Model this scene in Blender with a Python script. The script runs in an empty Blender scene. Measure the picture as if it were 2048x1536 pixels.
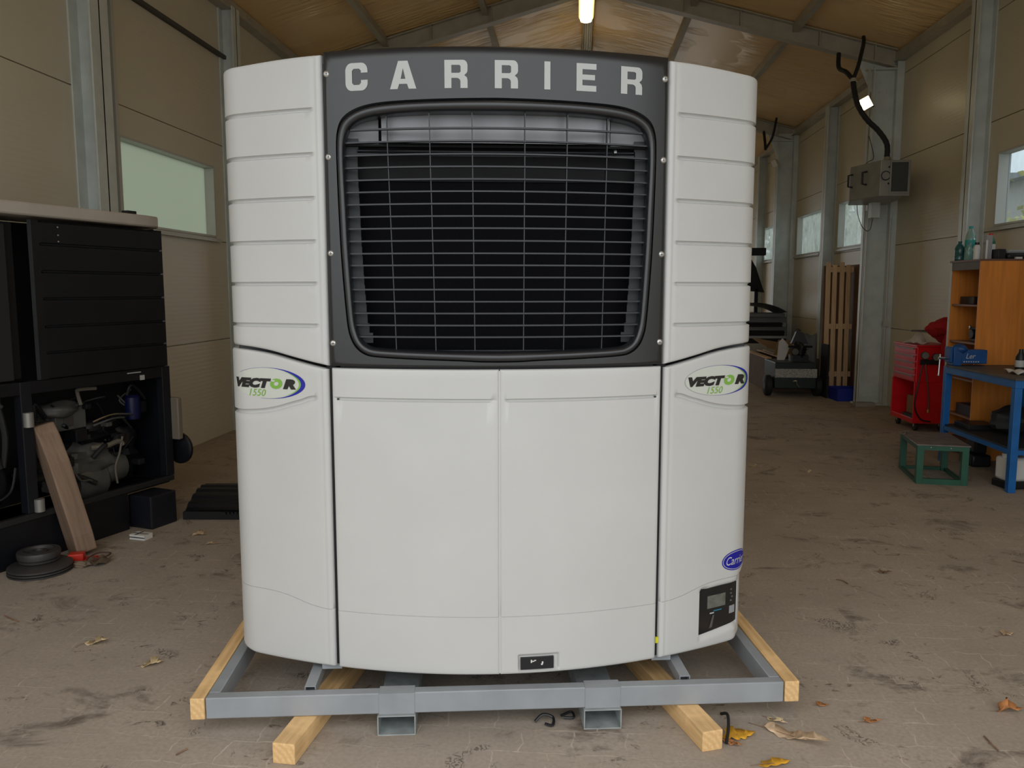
import bpy, bmesh, math, random
from math import sin, cos, pi, radians as R_, sqrt
from mathutils import Vector, Matrix
random.seed(7)
C = bpy.context.scene.collection
SC = bpy.context.scene

# ------------------------------------------------------------------ camera, world, light, exposure
cam_d = bpy.data.cameras.new('camera'); cam = bpy.data.objects.new('camera', cam_d); C.objects.link(cam)
cam.location = (0, 0, 1.70); cam.rotation_euler = (R_(90 - 6.6), 0, R_(4.62))
cam_d.sensor_fit = 'HORIZONTAL'; cam_d.sensor_width = 36.0; cam_d.lens = 36.0 * 1613 / 2048
cam_d.clip_start = 0.05; cam_d.clip_end = 300
SC.camera = cam
SC.view_settings.view_transform = 'Standard'; SC.view_settings.look = 'None'
SC.view_settings.gamma = 1.0; SC.view_settings.exposure = 0.0
SC.view_settings.use_curve_mapping = False
SC.cycles.use_denoising = True
SC.cycles.max_bounces = 8; SC.cycles.diffuse_bounces = 5; SC.cycles.transparent_max_bounces = 12
SC.cycles.sample_clamp_indirect = 4.0

W = bpy.data.worlds.new('overcast_sky'); SC.world = W; W.use_nodes = True
nt = W.node_tree; bg = nt.nodes['Background']
tc = nt.nodes.new('ShaderNodeTexCoord'); sx = nt.nodes.new('ShaderNodeSeparateXYZ')
rp = nt.nodes.new('ShaderNodeValToRGB')
nt.links.new(tc.outputs['Generated'], sx.inputs[0]); nt.links.new(sx.outputs['Z'], rp.inputs[0])
rp.color_ramp.elements[0].position = 0.0; rp.color_ramp.elements[0].color = (.80, .85, .88, 1)
rp.color_ramp.elements[1].position = 0.6; rp.color_ramp.elements[1].color = (1, 1, 1, 1)
nt.links.new(rp.outputs[0], bg.inputs[0]); bg.inputs[1].default_value = 2.15

GATE_Y = 0.4
pl = bpy.data.lights.new('gate_daylight', 'AREA'); pl.shape = 'RECTANGLE'; pl.size = 7.8; pl.size_y = 4.7
pl.cycles.is_portal = True
po = bpy.data.objects.new('gate_daylight', pl); C.objects.link(po)
po.location = (0.2, GATE_Y - .02, 2.35); po.rotation_euler = (R_(90), 0, 0)

# ------------------------------------------------------------------ materials
MATS = {}
def mat(name, col, rough=.5, metal=0., var=.0, vscale=6., bump=0., bscale=30., spec=.5, emit=None, estr=0., coat=0., stretch=None, alpha=None, trans=0.):
    if name in MATS: return MATS[name]
    m = bpy.data.materials.new(name); m.use_nodes = True; t = m.node_tree; b = t.nodes['Principled BSDF']
    b.inputs['Base Color'].default_value = (*col, 1); b.inputs['Roughness'].default_value = rough
    b.inputs['Metallic'].default_value = metal; b.inputs['Specular IOR Level'].default_value = spec
    if coat: b.inputs['Coat Weight'].default_value = coat; b.inputs['Coat Roughness'].default_value = .15
    if trans: b.inputs['Transmission Weight'].default_value = trans
    if emit: b.inputs['Emission Color'].default_value = (*emit, 1); b.inputs['Emission Strength'].default_value = estr
    if var or bump:
        tcn = t.nodes.new('ShaderNodeTexCoord'); mp = t.nodes.new('ShaderNodeMapping')
        t.links.new(tcn.outputs['Object'], mp.inputs[0])
        if stretch: mp.inputs['Scale'].default_value = stretch
        if var:
            n = t.nodes.new('ShaderNodeTexNoise'); n.inputs['Scale'].default_value = vscale; n.inputs['Detail'].default_value = 5
            t.links.new(mp.outputs[0], n.inputs['Vector'])
            r = t.nodes.new('ShaderNodeValToRGB')
            r.color_ramp.elements[0].position = .3; r.color_ramp.elements[1].position = .7
            r.color_ramp.elements[0].color = (*[c * (1 - var) for c in col], 1)
            r.color_ramp.elements[1].color = (*[min(1, c * (1 + var)) for c in col], 1)
            t.links.new(n.outputs[0], r.inputs[0]); t.links.new(r.outputs[0], b.inputs['Base Color'])
        if bump:
            n2 = t.nodes.new('ShaderNodeTexNoise'); n2.inputs['Scale'].default_value = bscale; n2.inputs['Detail'].default_value = 4
            t.links.new(mp.outputs[0], n2.inputs['Vector'])
            bp = t.nodes.new('ShaderNodeBump'); bp.inputs['Strength'].default_value = bump; bp.inputs['Distance'].default_value = .01
            t.links.new(n2.outputs[0], bp.inputs['Height']); t.links.new(bp.outputs[0], b.inputs['Normal'])
    MATS[name] = m; return m

def node(t, kind, **kw):
    n = t.nodes.new(kind)
    for k, v in kw.items(): setattr(n, k, v)
    return n
def mixc(t, fac, a, b, blend='MIX'):
    n = t.nodes.new('ShaderNodeMix'); n.data_type = 'RGBA'; n.blend_type = blend
    for idx, val in ((0, fac), (6, a), (7, b)):
        if isinstance(val, (int, float)): n.inputs[idx].default_value = val
        elif isinstance(val, tuple): n.inputs[idx].default_value = (*val, 1) if len(val) == 3 else val
        else: t.links.new(val, n.inputs[idx])
    return n.outputs[2]
def ramp(t, src, p0, p1, c0=(0, 0, 0), c1=(1, 1, 1)):
    r = t.nodes.new('ShaderNodeValToRGB'); r.color_ramp.elements[0].position = p0; r.color_ramp.elements[1].position = p1
    r.color_ramp.elements[0].color = (*c0, 1); r.color_ramp.elements[1].color = (*c1, 1)
    t.links.new(src, r.inputs[0]); return r.outputs[0]
def noise(t, vec, scale, detail=4, rough=.55, dist=0.):
    n = t.nodes.new('ShaderNodeTexNoise'); n.inputs['Scale'].default_value = scale; n.inputs['Detail'].default_value = detail
    n.inputs['Roughness'].default_value = rough; n.inputs['Distortion'].default_value = dist
    t.links.new(vec, n.inputs['Vector']); return n.outputs[0]
def mapping(t, scale=(1, 1, 1), rot=(0, 0, 0), loc=(0, 0, 0)):
    a = t.nodes.new('ShaderNodeTexCoord'); m = t.nodes.new('ShaderNodeMapping')
    m.inputs['Scale'].default_value = scale; m.inputs['Rotation'].default_value = rot; m.inputs['Location'].default_value = loc
    t.links.new(a.outputs['Object'], m.inputs[0]); return m.outputs[0]

def wood_mat(name, c1, c2, rough=.6, ring=38.):
    m = bpy.data.materials.new(name); m.use_nodes = True; t = m.node_tree; b = t.nodes['Principled BSDF']
    v = mapping(t, (1, .06, 1), (0, 0, 0), (.13, 0, .06))
    w = t.nodes.new('ShaderNodeTexWave'); w.wave_type = 'RINGS'; w.rings_direction = 'Y'
    w.inputs['Scale'].default_value = ring; w.inputs['Distortion'].default_value = 3.; w.inputs['Detail'].default_value = 2
    w.inputs['Detail Scale'].default_value = .6
    t.links.new(v, w.inputs['Vector'])
    f = ramp(t, w.outputs[1], .15, .9)
    n = noise(t, mapping(t, (30, 1.5, 30)), 3.)
    col = mixc(t, f, c1, c2)
    col = mixc(t, ramp(t, n, .3, .75), col, tuple(c * .72 for c in c1))
    n3 = noise(t, mapping(t), 7.)
    col = mixc(t, ramp(t, n3, .5, .75), col, tuple(min(1, c * 1.15) for c in c1))
    t.links.new(col, b.inputs['Base Color']); b.inputs['Roughness'].default_value = rough
    bp = t.nodes.new('ShaderNodeBump'); bp.inputs['Strength'].default_value = .25; bp.inputs['Distance'].default_value = .004
    t.links.new(n, bp.inputs['Height']); t.links.new(bp.outputs[0], b.inputs['Normal'])
    MATS[name] = m; return m

def floor_mat():
    m = bpy.data.materials.new('dusty_paving'); m.use_nodes = True; t = m.node_tree; b = t.nodes['Principled BSDF']
    base = mapping(t)
    # zigzag edge of interlocking pavers
    wv = t.nodes.new('ShaderNodeTexNoise'); wv.inputs['Scale'].default_value = 11.; wv.inputs['Detail'].default_value = 2.5
    t.links.new(base, wv.inputs['Vector'])
    sub = node(t, 'ShaderNodeVectorMath', operation='SUBTRACT'); t.links.new(wv.outputs[1], sub.inputs[0]); sub.inputs[1].default_value = (.5, .5, .5)
    sca = node(t, 'ShaderNodeVectorMath', operation='SCALE'); t.links.new(sub.outputs[0], sca.inputs[0]); sca.inputs['Scale'].default_value = .055
    add = node(t, 'ShaderNodeVectorMath', operation='ADD'); t.links.new(base, add.inputs[0]); t.links.new(sca.outputs[0], add.inputs[1])
    br = t.nodes.new('ShaderNodeTexBrick'); t.links.new(add.outputs[0], br.inputs['Vector'])
    br.inputs['Scale'].default_value = 1.; br.inputs['Brick Width'].default_value = .20; br.inputs['Row Height'].default_value = .165
    br.inputs['Mortar Size'].default_value = .0034; br.inputs['Mortar Smooth'].default_value = .3
    line = br.outputs['Fac']
    vis = ramp(t, noise(t, base, 1.3, 5, .75), .45, .62)
    brk = ramp(t, noise(t, base, 14., 2), .38, .52)
    mu = node(t, 'ShaderNodeMath', operation='MULTIPLY'); t.links.new(line, mu.inputs[0]); t.links.new(vis, mu.inputs[1])
    mu2 = node(t, 'ShaderNodeMath', operation='MULTIPLY'); t.links.new(mu.outputs[0], mu2.inputs[0]); t.links.new(brk, mu2.inputs[1])
    c = mixc(t, ramp(t, noise(t, base, 1.1, 6, .65), .3, .72), (.34, .29, .24), (.47, .405, .34))
    c = mixc(t, ramp(t, noise(t, base, 60., 3), .35, .7), c, mixc(t, .5, c, (.29, .24, .19)))
    st = ramp(t, noise(t, mapping(t, (1, 1.4, 1), (0, 0, .5)), 2.3, 6, .7, .6), .565, .68)
    c = mixc(t, st, c, (.17, .135, .11))
    sp = ramp(t, noise(t, mapping(t, (1, 1.6, 1), (0, 0, .3)), 9., 5, .75, 1.2), .58, .66)
    spn = ramp(t, noise(t, base, 2.7, 2), .50, .6)
    m3 = node(t, 'ShaderNodeMath', operation='MULTIPLY'); t.links.new(sp, m3.inputs[0]); t.links.new(spn, m3.inputs[1])
    c = mixc(t, m3.outputs[0], c, (.12, .095, .075))
    wv2 = t.nodes.new('ShaderNodeTexWave'); wv2.inputs['Scale'].default_value = 12.; wv2.inputs['Distortion'].default_value = 14.; wv2.inputs['Detail Scale'].default_value = 2.5
    t.links.new(base, wv2.inputs['Vector'])
    tr_ = node(t, 'ShaderNodeMath', operation='MULTIPLY'); t.links.new(ramp(t, wv2.outputs[1], .55, .75), tr_.inputs[0])
    t.links.new(ramp(t, noise(t, base, 3.6, 3, .6, .5), .62, .67), tr_.inputs[1])
    c = mixc(t, tr_.outputs[0], c, (.17, .14, .115))
    lf = node(t, 'ShaderNodeMath', operation='MULTIPLY'); t.links.new(mu2.outputs[0], lf.inputs[0]); lf.inputs[1].default_value = .62
    c = mixc(t, lf.outputs[0], c, (.66, .58, .48))
    t.links.new(c, b.inputs['Base Color'])
    rg = ramp(t, st, 0, 1, (.85, .85, .85), (.6, .6, .6)); t.links.new(rg, b.inputs['Roughness']); b.inputs['Specular IOR Level'].default_value = .25
    bp = t.nodes.new('ShaderNodeBump'); bp.inputs['Strength'].default_value = .25; bp.inputs['Distance'].default_value = .006
    hh = mixc(t, .5, noise(t, base, 25., 6, .7), line)
    t.links.new(hh, bp.inputs['Height']); t.links.new(bp.outputs[0], b.inputs['Normal'])
    return m

def wall_mat(name, col, warm):
    m = bpy.data.materials.new(name); m.use_nodes = True; t = m.node_tree; b = t.nodes['Principled BSDF']
    v = mapping(t)
    c = mixc(t, ramp(t, noise(t, mapping(t, (.4, .4, 1)), 1.2, 4), .3, .7), col, warm)
    c = mixc(t, ramp(t, noise(t, mapping(t, (1, 1, .4)), 5., 6, .7), .66, .8), c, tuple(x * .8 for x in col))
    t.links.new(c, b.inputs['Base Color']); b.inputs['Roughness'].default_value = .42
    w = t.nodes.new('ShaderNodeTexWave'); w.bands_direction = 'Z'; w.inputs['Scale'].default_value = 7.; w.wave_profile = 'SIN'
    t.links.new(v, w.inputs['Vector'])
    bp = t.nodes.new('ShaderNodeBump'); bp.inputs['Strength'].default_value = .10; bp.inputs['Distance'].default_value = .004
    t.links.new(w.outputs[1], bp.inputs['Height'])
    bp2 = t.nodes.new('ShaderNodeBump'); bp2.inputs['Strength'].default_value = .12; bp2.inputs['Distance'].default_value = .02
    t.links.new(noise(t, mapping(t, (.5, .5, 2.2)), 2.5, 2), bp2.inputs['Height']); t.links.new(bp.outputs[0], bp2.inputs['Normal'])
    t.links.new(bp2.outputs[0], b.inputs['Normal'])
    return m

def foil_mat():
    m = bpy.data.materials.new('wrinkled_roof_foil'); m.use_nodes = True; t = m.node_tree; b = t.nodes['Principled BSDF']
    b.inputs['Base Color'].default_value = (.33, .245, .15, 1)
    c = mixc(t, ramp(t, noise(t, mapping(t), .9, 4), .3, .7), (.86, .58, .26), (.92, .67, .34)); t.links.new(c, b.inputs['Base Color'])
    b.inputs['Roughness'].default_value = .30
    n = noise(t, mapping(t, (1.2, 7., 1.2), (0, 0, .25)), 1.3, 3, .5, .8)
    msk = ramp(t, noise(t, mapping(t), .7, 2), .42, .62)
    mu = node(t, 'ShaderNodeMath', operation='MULTIPLY'); t.links.new(n, mu.inputs[0]); t.links.new(msk, mu.inputs[1])
    bp = t.nodes.new('ShaderNodeBump'); bp.inputs['Strength'].default_value = .9; bp.inputs['Distance'].default_value = .08
    t.links.new(mu.outputs[0], bp.inputs['Height']); t.links.new(bp.outputs[0], b.inputs['Normal'])
    return m

def glass_mat(name, tint=(.9, .95, .95), haze=.15, hcol=(.8, .85, .82)):
    m = bpy.data.materials.new(name); m.use_nodes = True; t = m.node_tree
    for n in list(t.nodes):
        if n.type != 'OUTPUT_MATERIAL': t.nodes.remove(n)
    out = [n for n in t.nodes if n.type == 'OUTPUT_MATERIAL'][0]
    tr = t.nodes.new('ShaderNodeBsdfTransparent'); tr.inputs[0].default_value = (*tint, 1)
    tl = t.nodes.new('ShaderNodeBsdfTranslucent'); tl.inputs[0].default_value = (*hcol, 1)
    gl = t.nodes.new('ShaderNodeBsdfGlossy'); gl.inputs['Roughness'].default_value = .05
    m1 = t.nodes.new('ShaderNodeMixShader'); m1.inputs[0].default_value = haze
    t.links.new(tr.outputs[0], m1.inputs[1]); t.links.new(tl.outputs[0], m1.inputs[2])
    if haze < .9:
        rr = ramp(t, noise(t, mapping(t, (2, 2, 1)), 3., 5, .7), .35, .75, (haze * .5,) * 3, (min(1, haze * 1.8),) * 3)
        t.links.new(rr, m1.inputs[0])
    m2 = t.nodes.new('ShaderNodeMixShader'); m2.inputs[0].default_value = .04
    t.links.new(m1.outputs[0], m2.inputs[1]); t.links.new(gl.outputs[0], m2.inputs[2]); t.links.new(m2.outputs[0], out.inputs[0])
    return m

white = mat('white_gelcoat', (.545, .545, .530), .38, var=.025, vscale=3., bump=.02, bscale=4.)
seam = mat('fine_dark_seam', (.25, .25, .24), .6)
fascia = mat('dark_grey_fascia', (.010, .0105, .0115), .30, spec=.68, var=.12, vscale=4., bump=.02, bscale=200.)
bezelm = mat('satin_black_bezel', (.014, .015, .018), .33, spec=.75, var=.08)
grillem = mat('grey_plastic_slats', (.022, .023, .028), .4, spec=.55)
shroudm = mat('grey_shroud', (.30, .305, .325), .4, var=.06)
black = mat('black_plastic', (.012, .012, .014), .45)
blackm = mat('matt_black', (.006, .006, .007), .8)
coilm = mat('dark_coil', (.006, .006, .0085), .9, spec=.15, bump=.5, bscale=140., stretch=(6, 1, .3))
lettm = mat('light_grey_vinyl', (.50, .51, .50), .5)
screwm = mat('zinc_screw', (.62, .62, .60), .35, metal=.9)
greysteel = mat('grey_painted_steel', (.285, .305, .325), .40, var=.08, vscale=8., bump=.03)
greysteel2 = mat('grey_painted_steel_worn', (.30, .33, .33), .5, var=.2, vscale=20., bump=.1)
pine = wood_mat('pale_pine', (.84, .56, .27), (.72, .43, .175), ring=15.)
oldwood = wood_mat('weathered_wood', (.36, .27, .19), (.26, .185, .12))
palletw = wood_mat('pallet_wood', (.40, .265, .15), (.28, .17, .085))
orangew = mat('orange_laminate', (.72, .25, .04), .45, var=.14, vscale=3., stretch=(8, 8, .6))
colm = mat('galvanised_column', (.60, .64, .61), .42, metal=.0, var=.10, vscale=5.)
raftm = mat('rafter_steel', (.42, .39, .32), .45, var=.12, vscale=5.)
darktrim = mat('dark_trim', (.06, .055, .045), .6)
paletrim = mat('pale_frame', (.50, .50, .46), .4)
bluel = mat('deep_blue', (.008, .009, .30), .4)
greenl = mat('leaf_green_vinyl', (.20, .42, .06), .5)
pillm = mat('pale_badge_vinyl', (.57, .59, .535), .4)
inkm = mat('black_ink', (.014, .012, .012), .5)
red = mat('red_enamel', (.72, .008, .014), .35, var=.1)
redcloth = mat('red_cloth', (.42, .008, .014), .85, bump=.5, bscale=12.)
blue = mat('blue_enamel', (.008, .13, .42), .4, var=.15, vscale=6.)
bluev = mat('vise_blue', (.008, .075, .26), .45, var=.2)
bluecr = mat('blue_crate', (.006, .018, .26), .5)
green = mat('dark_green_paint', (.015, .10, .06), .45, var=.15)
dgreen = mat('generator_green', (.006, .016, .014), .5, var=.2)
benchtop = mat('worn_bench_top', (.085, .075, .065), .55, var=.3, vscale=8.)
cardb = mat('cardboard', (.27, .16, .075), .8, var=.1)
boxbrown = mat('brown_board', (.16, .10, .07), .8, var=.12)
chrome = mat('bright_steel', (.6, .6, .6), .25, metal=1.)
rubber = mat('black_rubber', (.012, .012, .012), .7)
redpl = mat('red_plastic', (.55, .03, .015), .4)
whitep = mat('white_plastic', (.72, .71, .68), .5)
oldgrey = mat('engine_grey', (.095, .093, .085), .55, var=.25, vscale=9., bump=.2, bscale=20.)
oldblack = mat('stripped_black', (.005, .006, .009), .42, var=.3, vscale=5., bump=.05)
capm = mat('dull_cap', (.50, .455, .40), .5, var=.06)
brass = mat('brass', (.45, .25, .08), .4, metal=.8)
rag = mat('white_rag', (.62, .58, .54), .9, bump=.6, bscale=25.)
cableg = mat('grey_cable', (.16, .14, .11), .6)

# ------------------------------------------------------------------ mesh helpers
class MB:
    def __init__(s): s.v = []; s.f = []; s.m = []; s.mats = []; s.cur = 0; s.X = Matrix.Identity(4)
    def use(s, m):
        if m not in s.mats: s.mats.append(m)
        s.cur = s.mats.index(m); return s
    def p(s, co): s.v.append(tuple(s.X @ Vector(co))); return len(s.v) - 1
    def face(s, ids): s.f.append(ids); s.m.append(s.cur)
    def box(s, x0, x1, y0, y1, z0, z1, M=None):
        c = [(x, y, z) for z in (z0, z1) for y in (y0, y1) for x in (x0, x1)]
        if M is not None: c = [M @ Vector(q) for q in c]
        i = [s.p(q) for q in c]
        for q in ((0, 2, 3, 1), (4, 5, 7, 6), (0, 1, 5, 4), (2, 6, 7, 3), (0, 4, 6, 2), (1, 3, 7, 5)): s.face([i[k] for k in q])
        return s
    def prism(s, poly, z0, z1):   # poly CCW in xy
        a = [s.p((x, y, z0)) for x, y in poly]; b = [s.p((x, y, z1)) for x, y in poly]; n = len(poly)
        s.face(a[::-1]); s.face(b)
        for k in range(n): s.face([a[k], a[(k + 1) % n], b[(k + 1) % n], b[k]])
        return s
    def prism_y(s, poly, y0, y1):   # poly in xz
        a = [s.p((x, y0, z)) for x, z in poly]; b = [s.p((x, y1, z)) for x, z in poly]; n = len(poly)
        s.face(a); s.face(b[::-1])
        for k in range(n): s.face([a[(k + 1) % n], a[k], b[k], b[(k + 1) % n]])
        return s
    def prism_x(s, poly, x0, x1):   # poly in yz
        a = [s.p((x0, y, z)) for y, z in poly]; b = [s.p((x1, y, z)) for y, z in poly]; n = len(poly)
        s.face(a[::-1]); s.face(b)
        for k in range(n): s.face([a[k], a[(k + 1) % n], b[(k + 1) % n], b[k]])
        return s
    def tube(s, pts, r, n=10, cap=True):
        pts = [Vector(q) for q in pts]; rings = []
        rr = r if isinstance(r, (list, tuple)) else [r] * len(pts)
        up = None
        for k, q in enumerate(pts):
            d = (pts[min(k + 1, len(pts) - 1)] - pts[max(k - 1, 0)]).normalized()
            if up is None:
                up = Vector((0, 0, 1)) if abs(d.z) < .9 else Vector((1, 0, 0))
            a = d.cross(up).normalized(); up = a.cross(d).normalized()
            rings.append([s.p(q + (a * cos(2 * pi * j / n) + up * sin(2 * pi * j / n)) * rr[k]) for j in range(n)])
        for k in range(len(rings) - 1):
            for j in range(n): s.face([rings[k][j], rings[k][(j + 1) % n], rings[k + 1][(j + 1) % n], rings[k + 1][j]])
        if cap: s.face(rings[0][::-1]); s.face(rings[-1])
        return s
    def lathe(s, prof, c=(0, 0, 0), axis='Z', n=28):
        c = Vector(c); rings = []
        for r, h in prof:
            ring = []
            for j in range(n):
                a = 2 * pi * j / n; q = Vector((r * cos(a), r * sin(a), h))
                if axis == 'X': q = Vector((q.z, q.x, q.y))
                if axis == 'Y': q = Vector((q.y, q.z, q.x))
                ring.append(s.p(c + q))
            rings.append(ring)
        for k in range(len(rings) - 1):
            for j in range(n): s.face([rings[k][j], rings[k][(j + 1) % n], rings[k + 1][(j + 1) % n], rings[k + 1][j]])
        s.face(rings[0][::-1]); s.face(rings[-1])
        return s
    def grid(s, fn, nu, nv, flip=False, closed=False):
        i = [[s.p(fn(u / nu, v / nv)) for v in range(nv + 1)] for u in range(nu + 1)]
        for u in range(nu):
            for v in range(nv):
                q = [i[u][v], i[u + 1][v], i[u + 1][v + 1], i[u][v + 1]]
                s.face(q[::-1] if flip else q)
        return s
    def blob(s, c, r, n=12, seed=0, amp=.15):
        rnd = random.Random(seed); ph = [rnd.uniform(0, 6) for _ in range(6)]
        def f(u, v):
            th = u * 2 * pi; la = (v - .5) * pi * .998
            d = Vector((cos(la) * cos(th), cos(la) * sin(th), sin(la)))
            k = 1 + amp * (sin(3 * d.x + ph[0]) * sin(4 * d.y + ph[1]) + .6 * sin(7 * d.z + ph[2] + 3 * d.x) + .5 * sin(6 * d.y + ph[3]))
            return (c[0] + d.x * r[0] * k, c[1] + d.y * r[1] * k, c[2] + d.z * r[2] * k)
        return s.grid(f, n * 2, n)
    def build(s, name, parent=None, m=None, smooth=True, bevel=0., loc=(0, 0, 0), rot=(0, 0, 0), sharp=35, label=None, solid=0., subsurf=0):
        me = bpy.data.meshes.new(name); me.from_pydata(s.v, [], s.f)
        ms = s.mats if s.mats else [m]
        for q in ms: me.materials.append(q)
        if s.mats:
            me.polygons.foreach_set('material_index', s.m)
        me.validate(); me.update()
        if smooth:
            me.polygons.foreach_set('use_smooth', [True] * len(me.polygons))
            try: me.set_sharp_from_angle(angle=R_(sharp))
            except Exception: pass
        o = bpy.data.objects.new(name, me); C.objects.link(o); o.location = loc; o.rotation_euler = rot
        if parent is not None: o.parent = parent
        if solid:
            q = o.modifiers.new('solid', 'SOLIDIFY'); q.thickness = solid; q.offset = 0
        if bevel:
            q = o.modifiers.new('bevel', 'BEVEL'); q.width = bevel; q.segments = 2; q.limit_method = 'ANGLE'; q.angle_limit = R_(40); q.harden_normals = False
        if subsurf:
            q = o.modifiers.new('sub', 'SUBSURF'); q.levels = subsurf; q.render_levels = subsurf
        if label: o['label'] = label
        return o

def thing(name, label, cat, loc=(0, 0, 0), rz=0., group=None):
    o = bpy.data.objects.new(name, None); C.objects.link(o); o.location = loc; o.rotation_euler = (0, 0, rz)
    o.empty_display_size = .1
    o['label'] = label; o['category'] = cat
    if group: o['group'] = group
    return o
def tag(o, label, cat, group=None):
    o['label'] = label; o['category'] = cat
    if group: o['group'] = group
    return o
def struct(o, label=None):
    o['kind'] = 'structure'
    if label: o['label'] = label
    return o
def interp(tab, x):
    if x <= tab[0][0]: return tab[0][1]
    for a, b in zip(tab, tab[1:]):
        if x <= b[0]:
            t = (x - a[0]) / (b[0] - a[0]); t2 = t * t * (3 - 2 * t) * .0 + t
            return a[1] + (b[1] - a[1]) * t2
    return tab[-1][1]
def catmull(pts, k):
    out = []; n = len(pts)
    for i in range(n - 1):
        p0 = pts[max(i - 1, 0)]; p1 = pts[i]; p2 = pts[i + 1]; p3 = pts[min(i + 2, n - 1)]
        for j in range(k):
            t = j / k
            out.append(tuple(.5 * ((2 * b) + (c - a) * t + (2 * a - 5 * b + 4 * c - d) * t * t + (-a + 3 * b - 3 * c + d) * t ** 3) for a, b, c, d in zip(p0, p1, p2, p3)))
    out.append(tuple(pts[-1])); return out
def text_mesh(body, size=1., shear=0., offset=0., sx=1.):
    cu = bpy.data.curves.new('t', 'FONT'); cu.body = body; cu.size = size; cu.shear = shear; cu.offset = offset; cu.resolution_u = 3
    o = bpy.data.objects.new('t', cu); C.objects.link(o)
    dg = bpy.context.evaluated_depsgraph_get(); dg.update()
    me = bpy.data.meshes.new_from_object(o.evaluated_get(dg))
    vs = [(v.co.x * sx, v.co.y) for v in me.vertices]; fs = [list(p.vertices) for p in me.polygons]
    bpy.data.objects.remove(o); bpy.data.curves.remove(cu); bpy.data.meshes.remove(me)
    x0 = min(v[0] for v in vs); x1 = max(v[0] for v in vs); y0 = min(v[1] for v in vs); y1 = max(v[1] for v in vs)
    return [((x - x0) / (x1 - x0), (y - y0) / (y1 - y0)) for x, y in vs], fs

# ------------------------------------------------------------------ hall
XL, XR = -4.19, 4.62
ZE = 5.10; RX = .2; RZ = 6.30; Y0 = GATE_Y; Y1 = 26.
wallL = wall_mat('left_wall_panel', (.62, .575, .455), (.67, .61, .49))
wallR = wall_mat('right_wall_panel', (.60, .54, .39), (.65, .585, .44))

mb = MB(); mb.box(XL - .1, XR + .1, Y0 - .1, Y1 + .1, -.2, 0); struct(mb.build('floor', m=floor_mat(), smooth=False))

def wall(name, x, sgn, wins, m, seams):
    """slab course by course with fine joints; wins = [(y0,y1,z0,z1)]"""
    mb = MB()
    def spans(z0, z1):
        ys = [Y0 - .1]
        for (a, b, c, d) in sorted(wins):
            if c < z1 and d > z0: ys += [a, b]
        ys.append(Y1 + .1); return [(ys[i], ys[i + 1]) for i in range(0, len(ys), 2)]
    zs = sorted(set(seams + [w[2] for w in wins] + [w[3] for w in wins]))
    def add(xa, xb, gap):
        for z0, z1 in zip(zs, zs[1:]):
            g0 = gap if z0 in seams and z0 > 0 else 0; g1 = gap if z1 in seams and z1 < ZE else 0
            for a, b in spans(z0 + .001, z1 - .001): mb.box(min(xa, xb), max(xa, xb), a, b, z0 + g0, z1 - g1)
    add(x, x + sgn * .03, .005); add(x + sgn * .03, x + sgn * .12, 0)
    return struct(mb.build(name, m=m, smooth=False))
winR = [(7.75, 9.53, 2.41, 3.22), (13.5, 15.02, 2.44, 3.25), (16.02, 17.74, 2.43, 3.25), (19.6, 21.3, 2.43, 3.25)]
winL = [(7.24, 9.19, 2.31, 3.12), (9.9, 11.9, 2.31, 3.12), (13.0, 15.0, 2.31, 3.12), (15.7, 17.6, 2.31, 3.12), (18.5, 20.4, 2.31, 3.12)]  # includes unseen windows added to bring more light to the right side
wall('wall_right', XR, 1, winR, wallR, [0, 1.15, 2.36, 3.58, 4.78, ZE])
wall('wall_left', XL, -1, winL, wallL, [0, 1.13, 2.27, 3.39, 4.41, ZE])

def gable(poly_holes_fn, name, y, m):
    pass
# wall behind the camera with its open gate, and far wall with its gate
def end_wall(name, y, th, gx0, gx1, gz):
    mb = MB()
    mb.box(XL, gx0, y - th, y, 0, ZE); mb.box(gx1, XR, y - th, y, 0, ZE); mb.box(gx0, gx1, y - th, y, gz, ZE)
    mb.prism_y([(XL, ZE), (XR, ZE), (RX, RZ)], y - th, y)
    return struct(mb.build(name, m=wallL, smooth=False))
end_wall('wall_gate_side', Y0, .12, -3.7, 4.1, 4.7)
end_wall('wall_far', Y1 + .1, .12, -2.2, 2.5, 4.0)

foil = foil_mat()
mb = MB()
mb.prism_y([(XL - .1, ZE - .03), (RX, RZ), (XR + .1, ZE - .03), (XR + .1, ZE + .15), (RX, RZ + .18), (XL - .1, ZE + .15)], Y0 - .1, Y1 + .1)
struct(mb.build('ceiling', m=foil, smooth=False))

slR = (RZ - ZE) / (XR - RX); slL = (RZ - ZE) / (RX - XL)
def roofz(x): return RZ - (slR * (x - RX) if x > RX else slL * (RX - x))
TN = [0]
def trim(mb, m=None, bevel=0., label=None):
    TN[0] += 1; o = mb.build('trim_%d' % TN[0], m=m, bevel=bevel, smooth=False); return struct(o, label)
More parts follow.
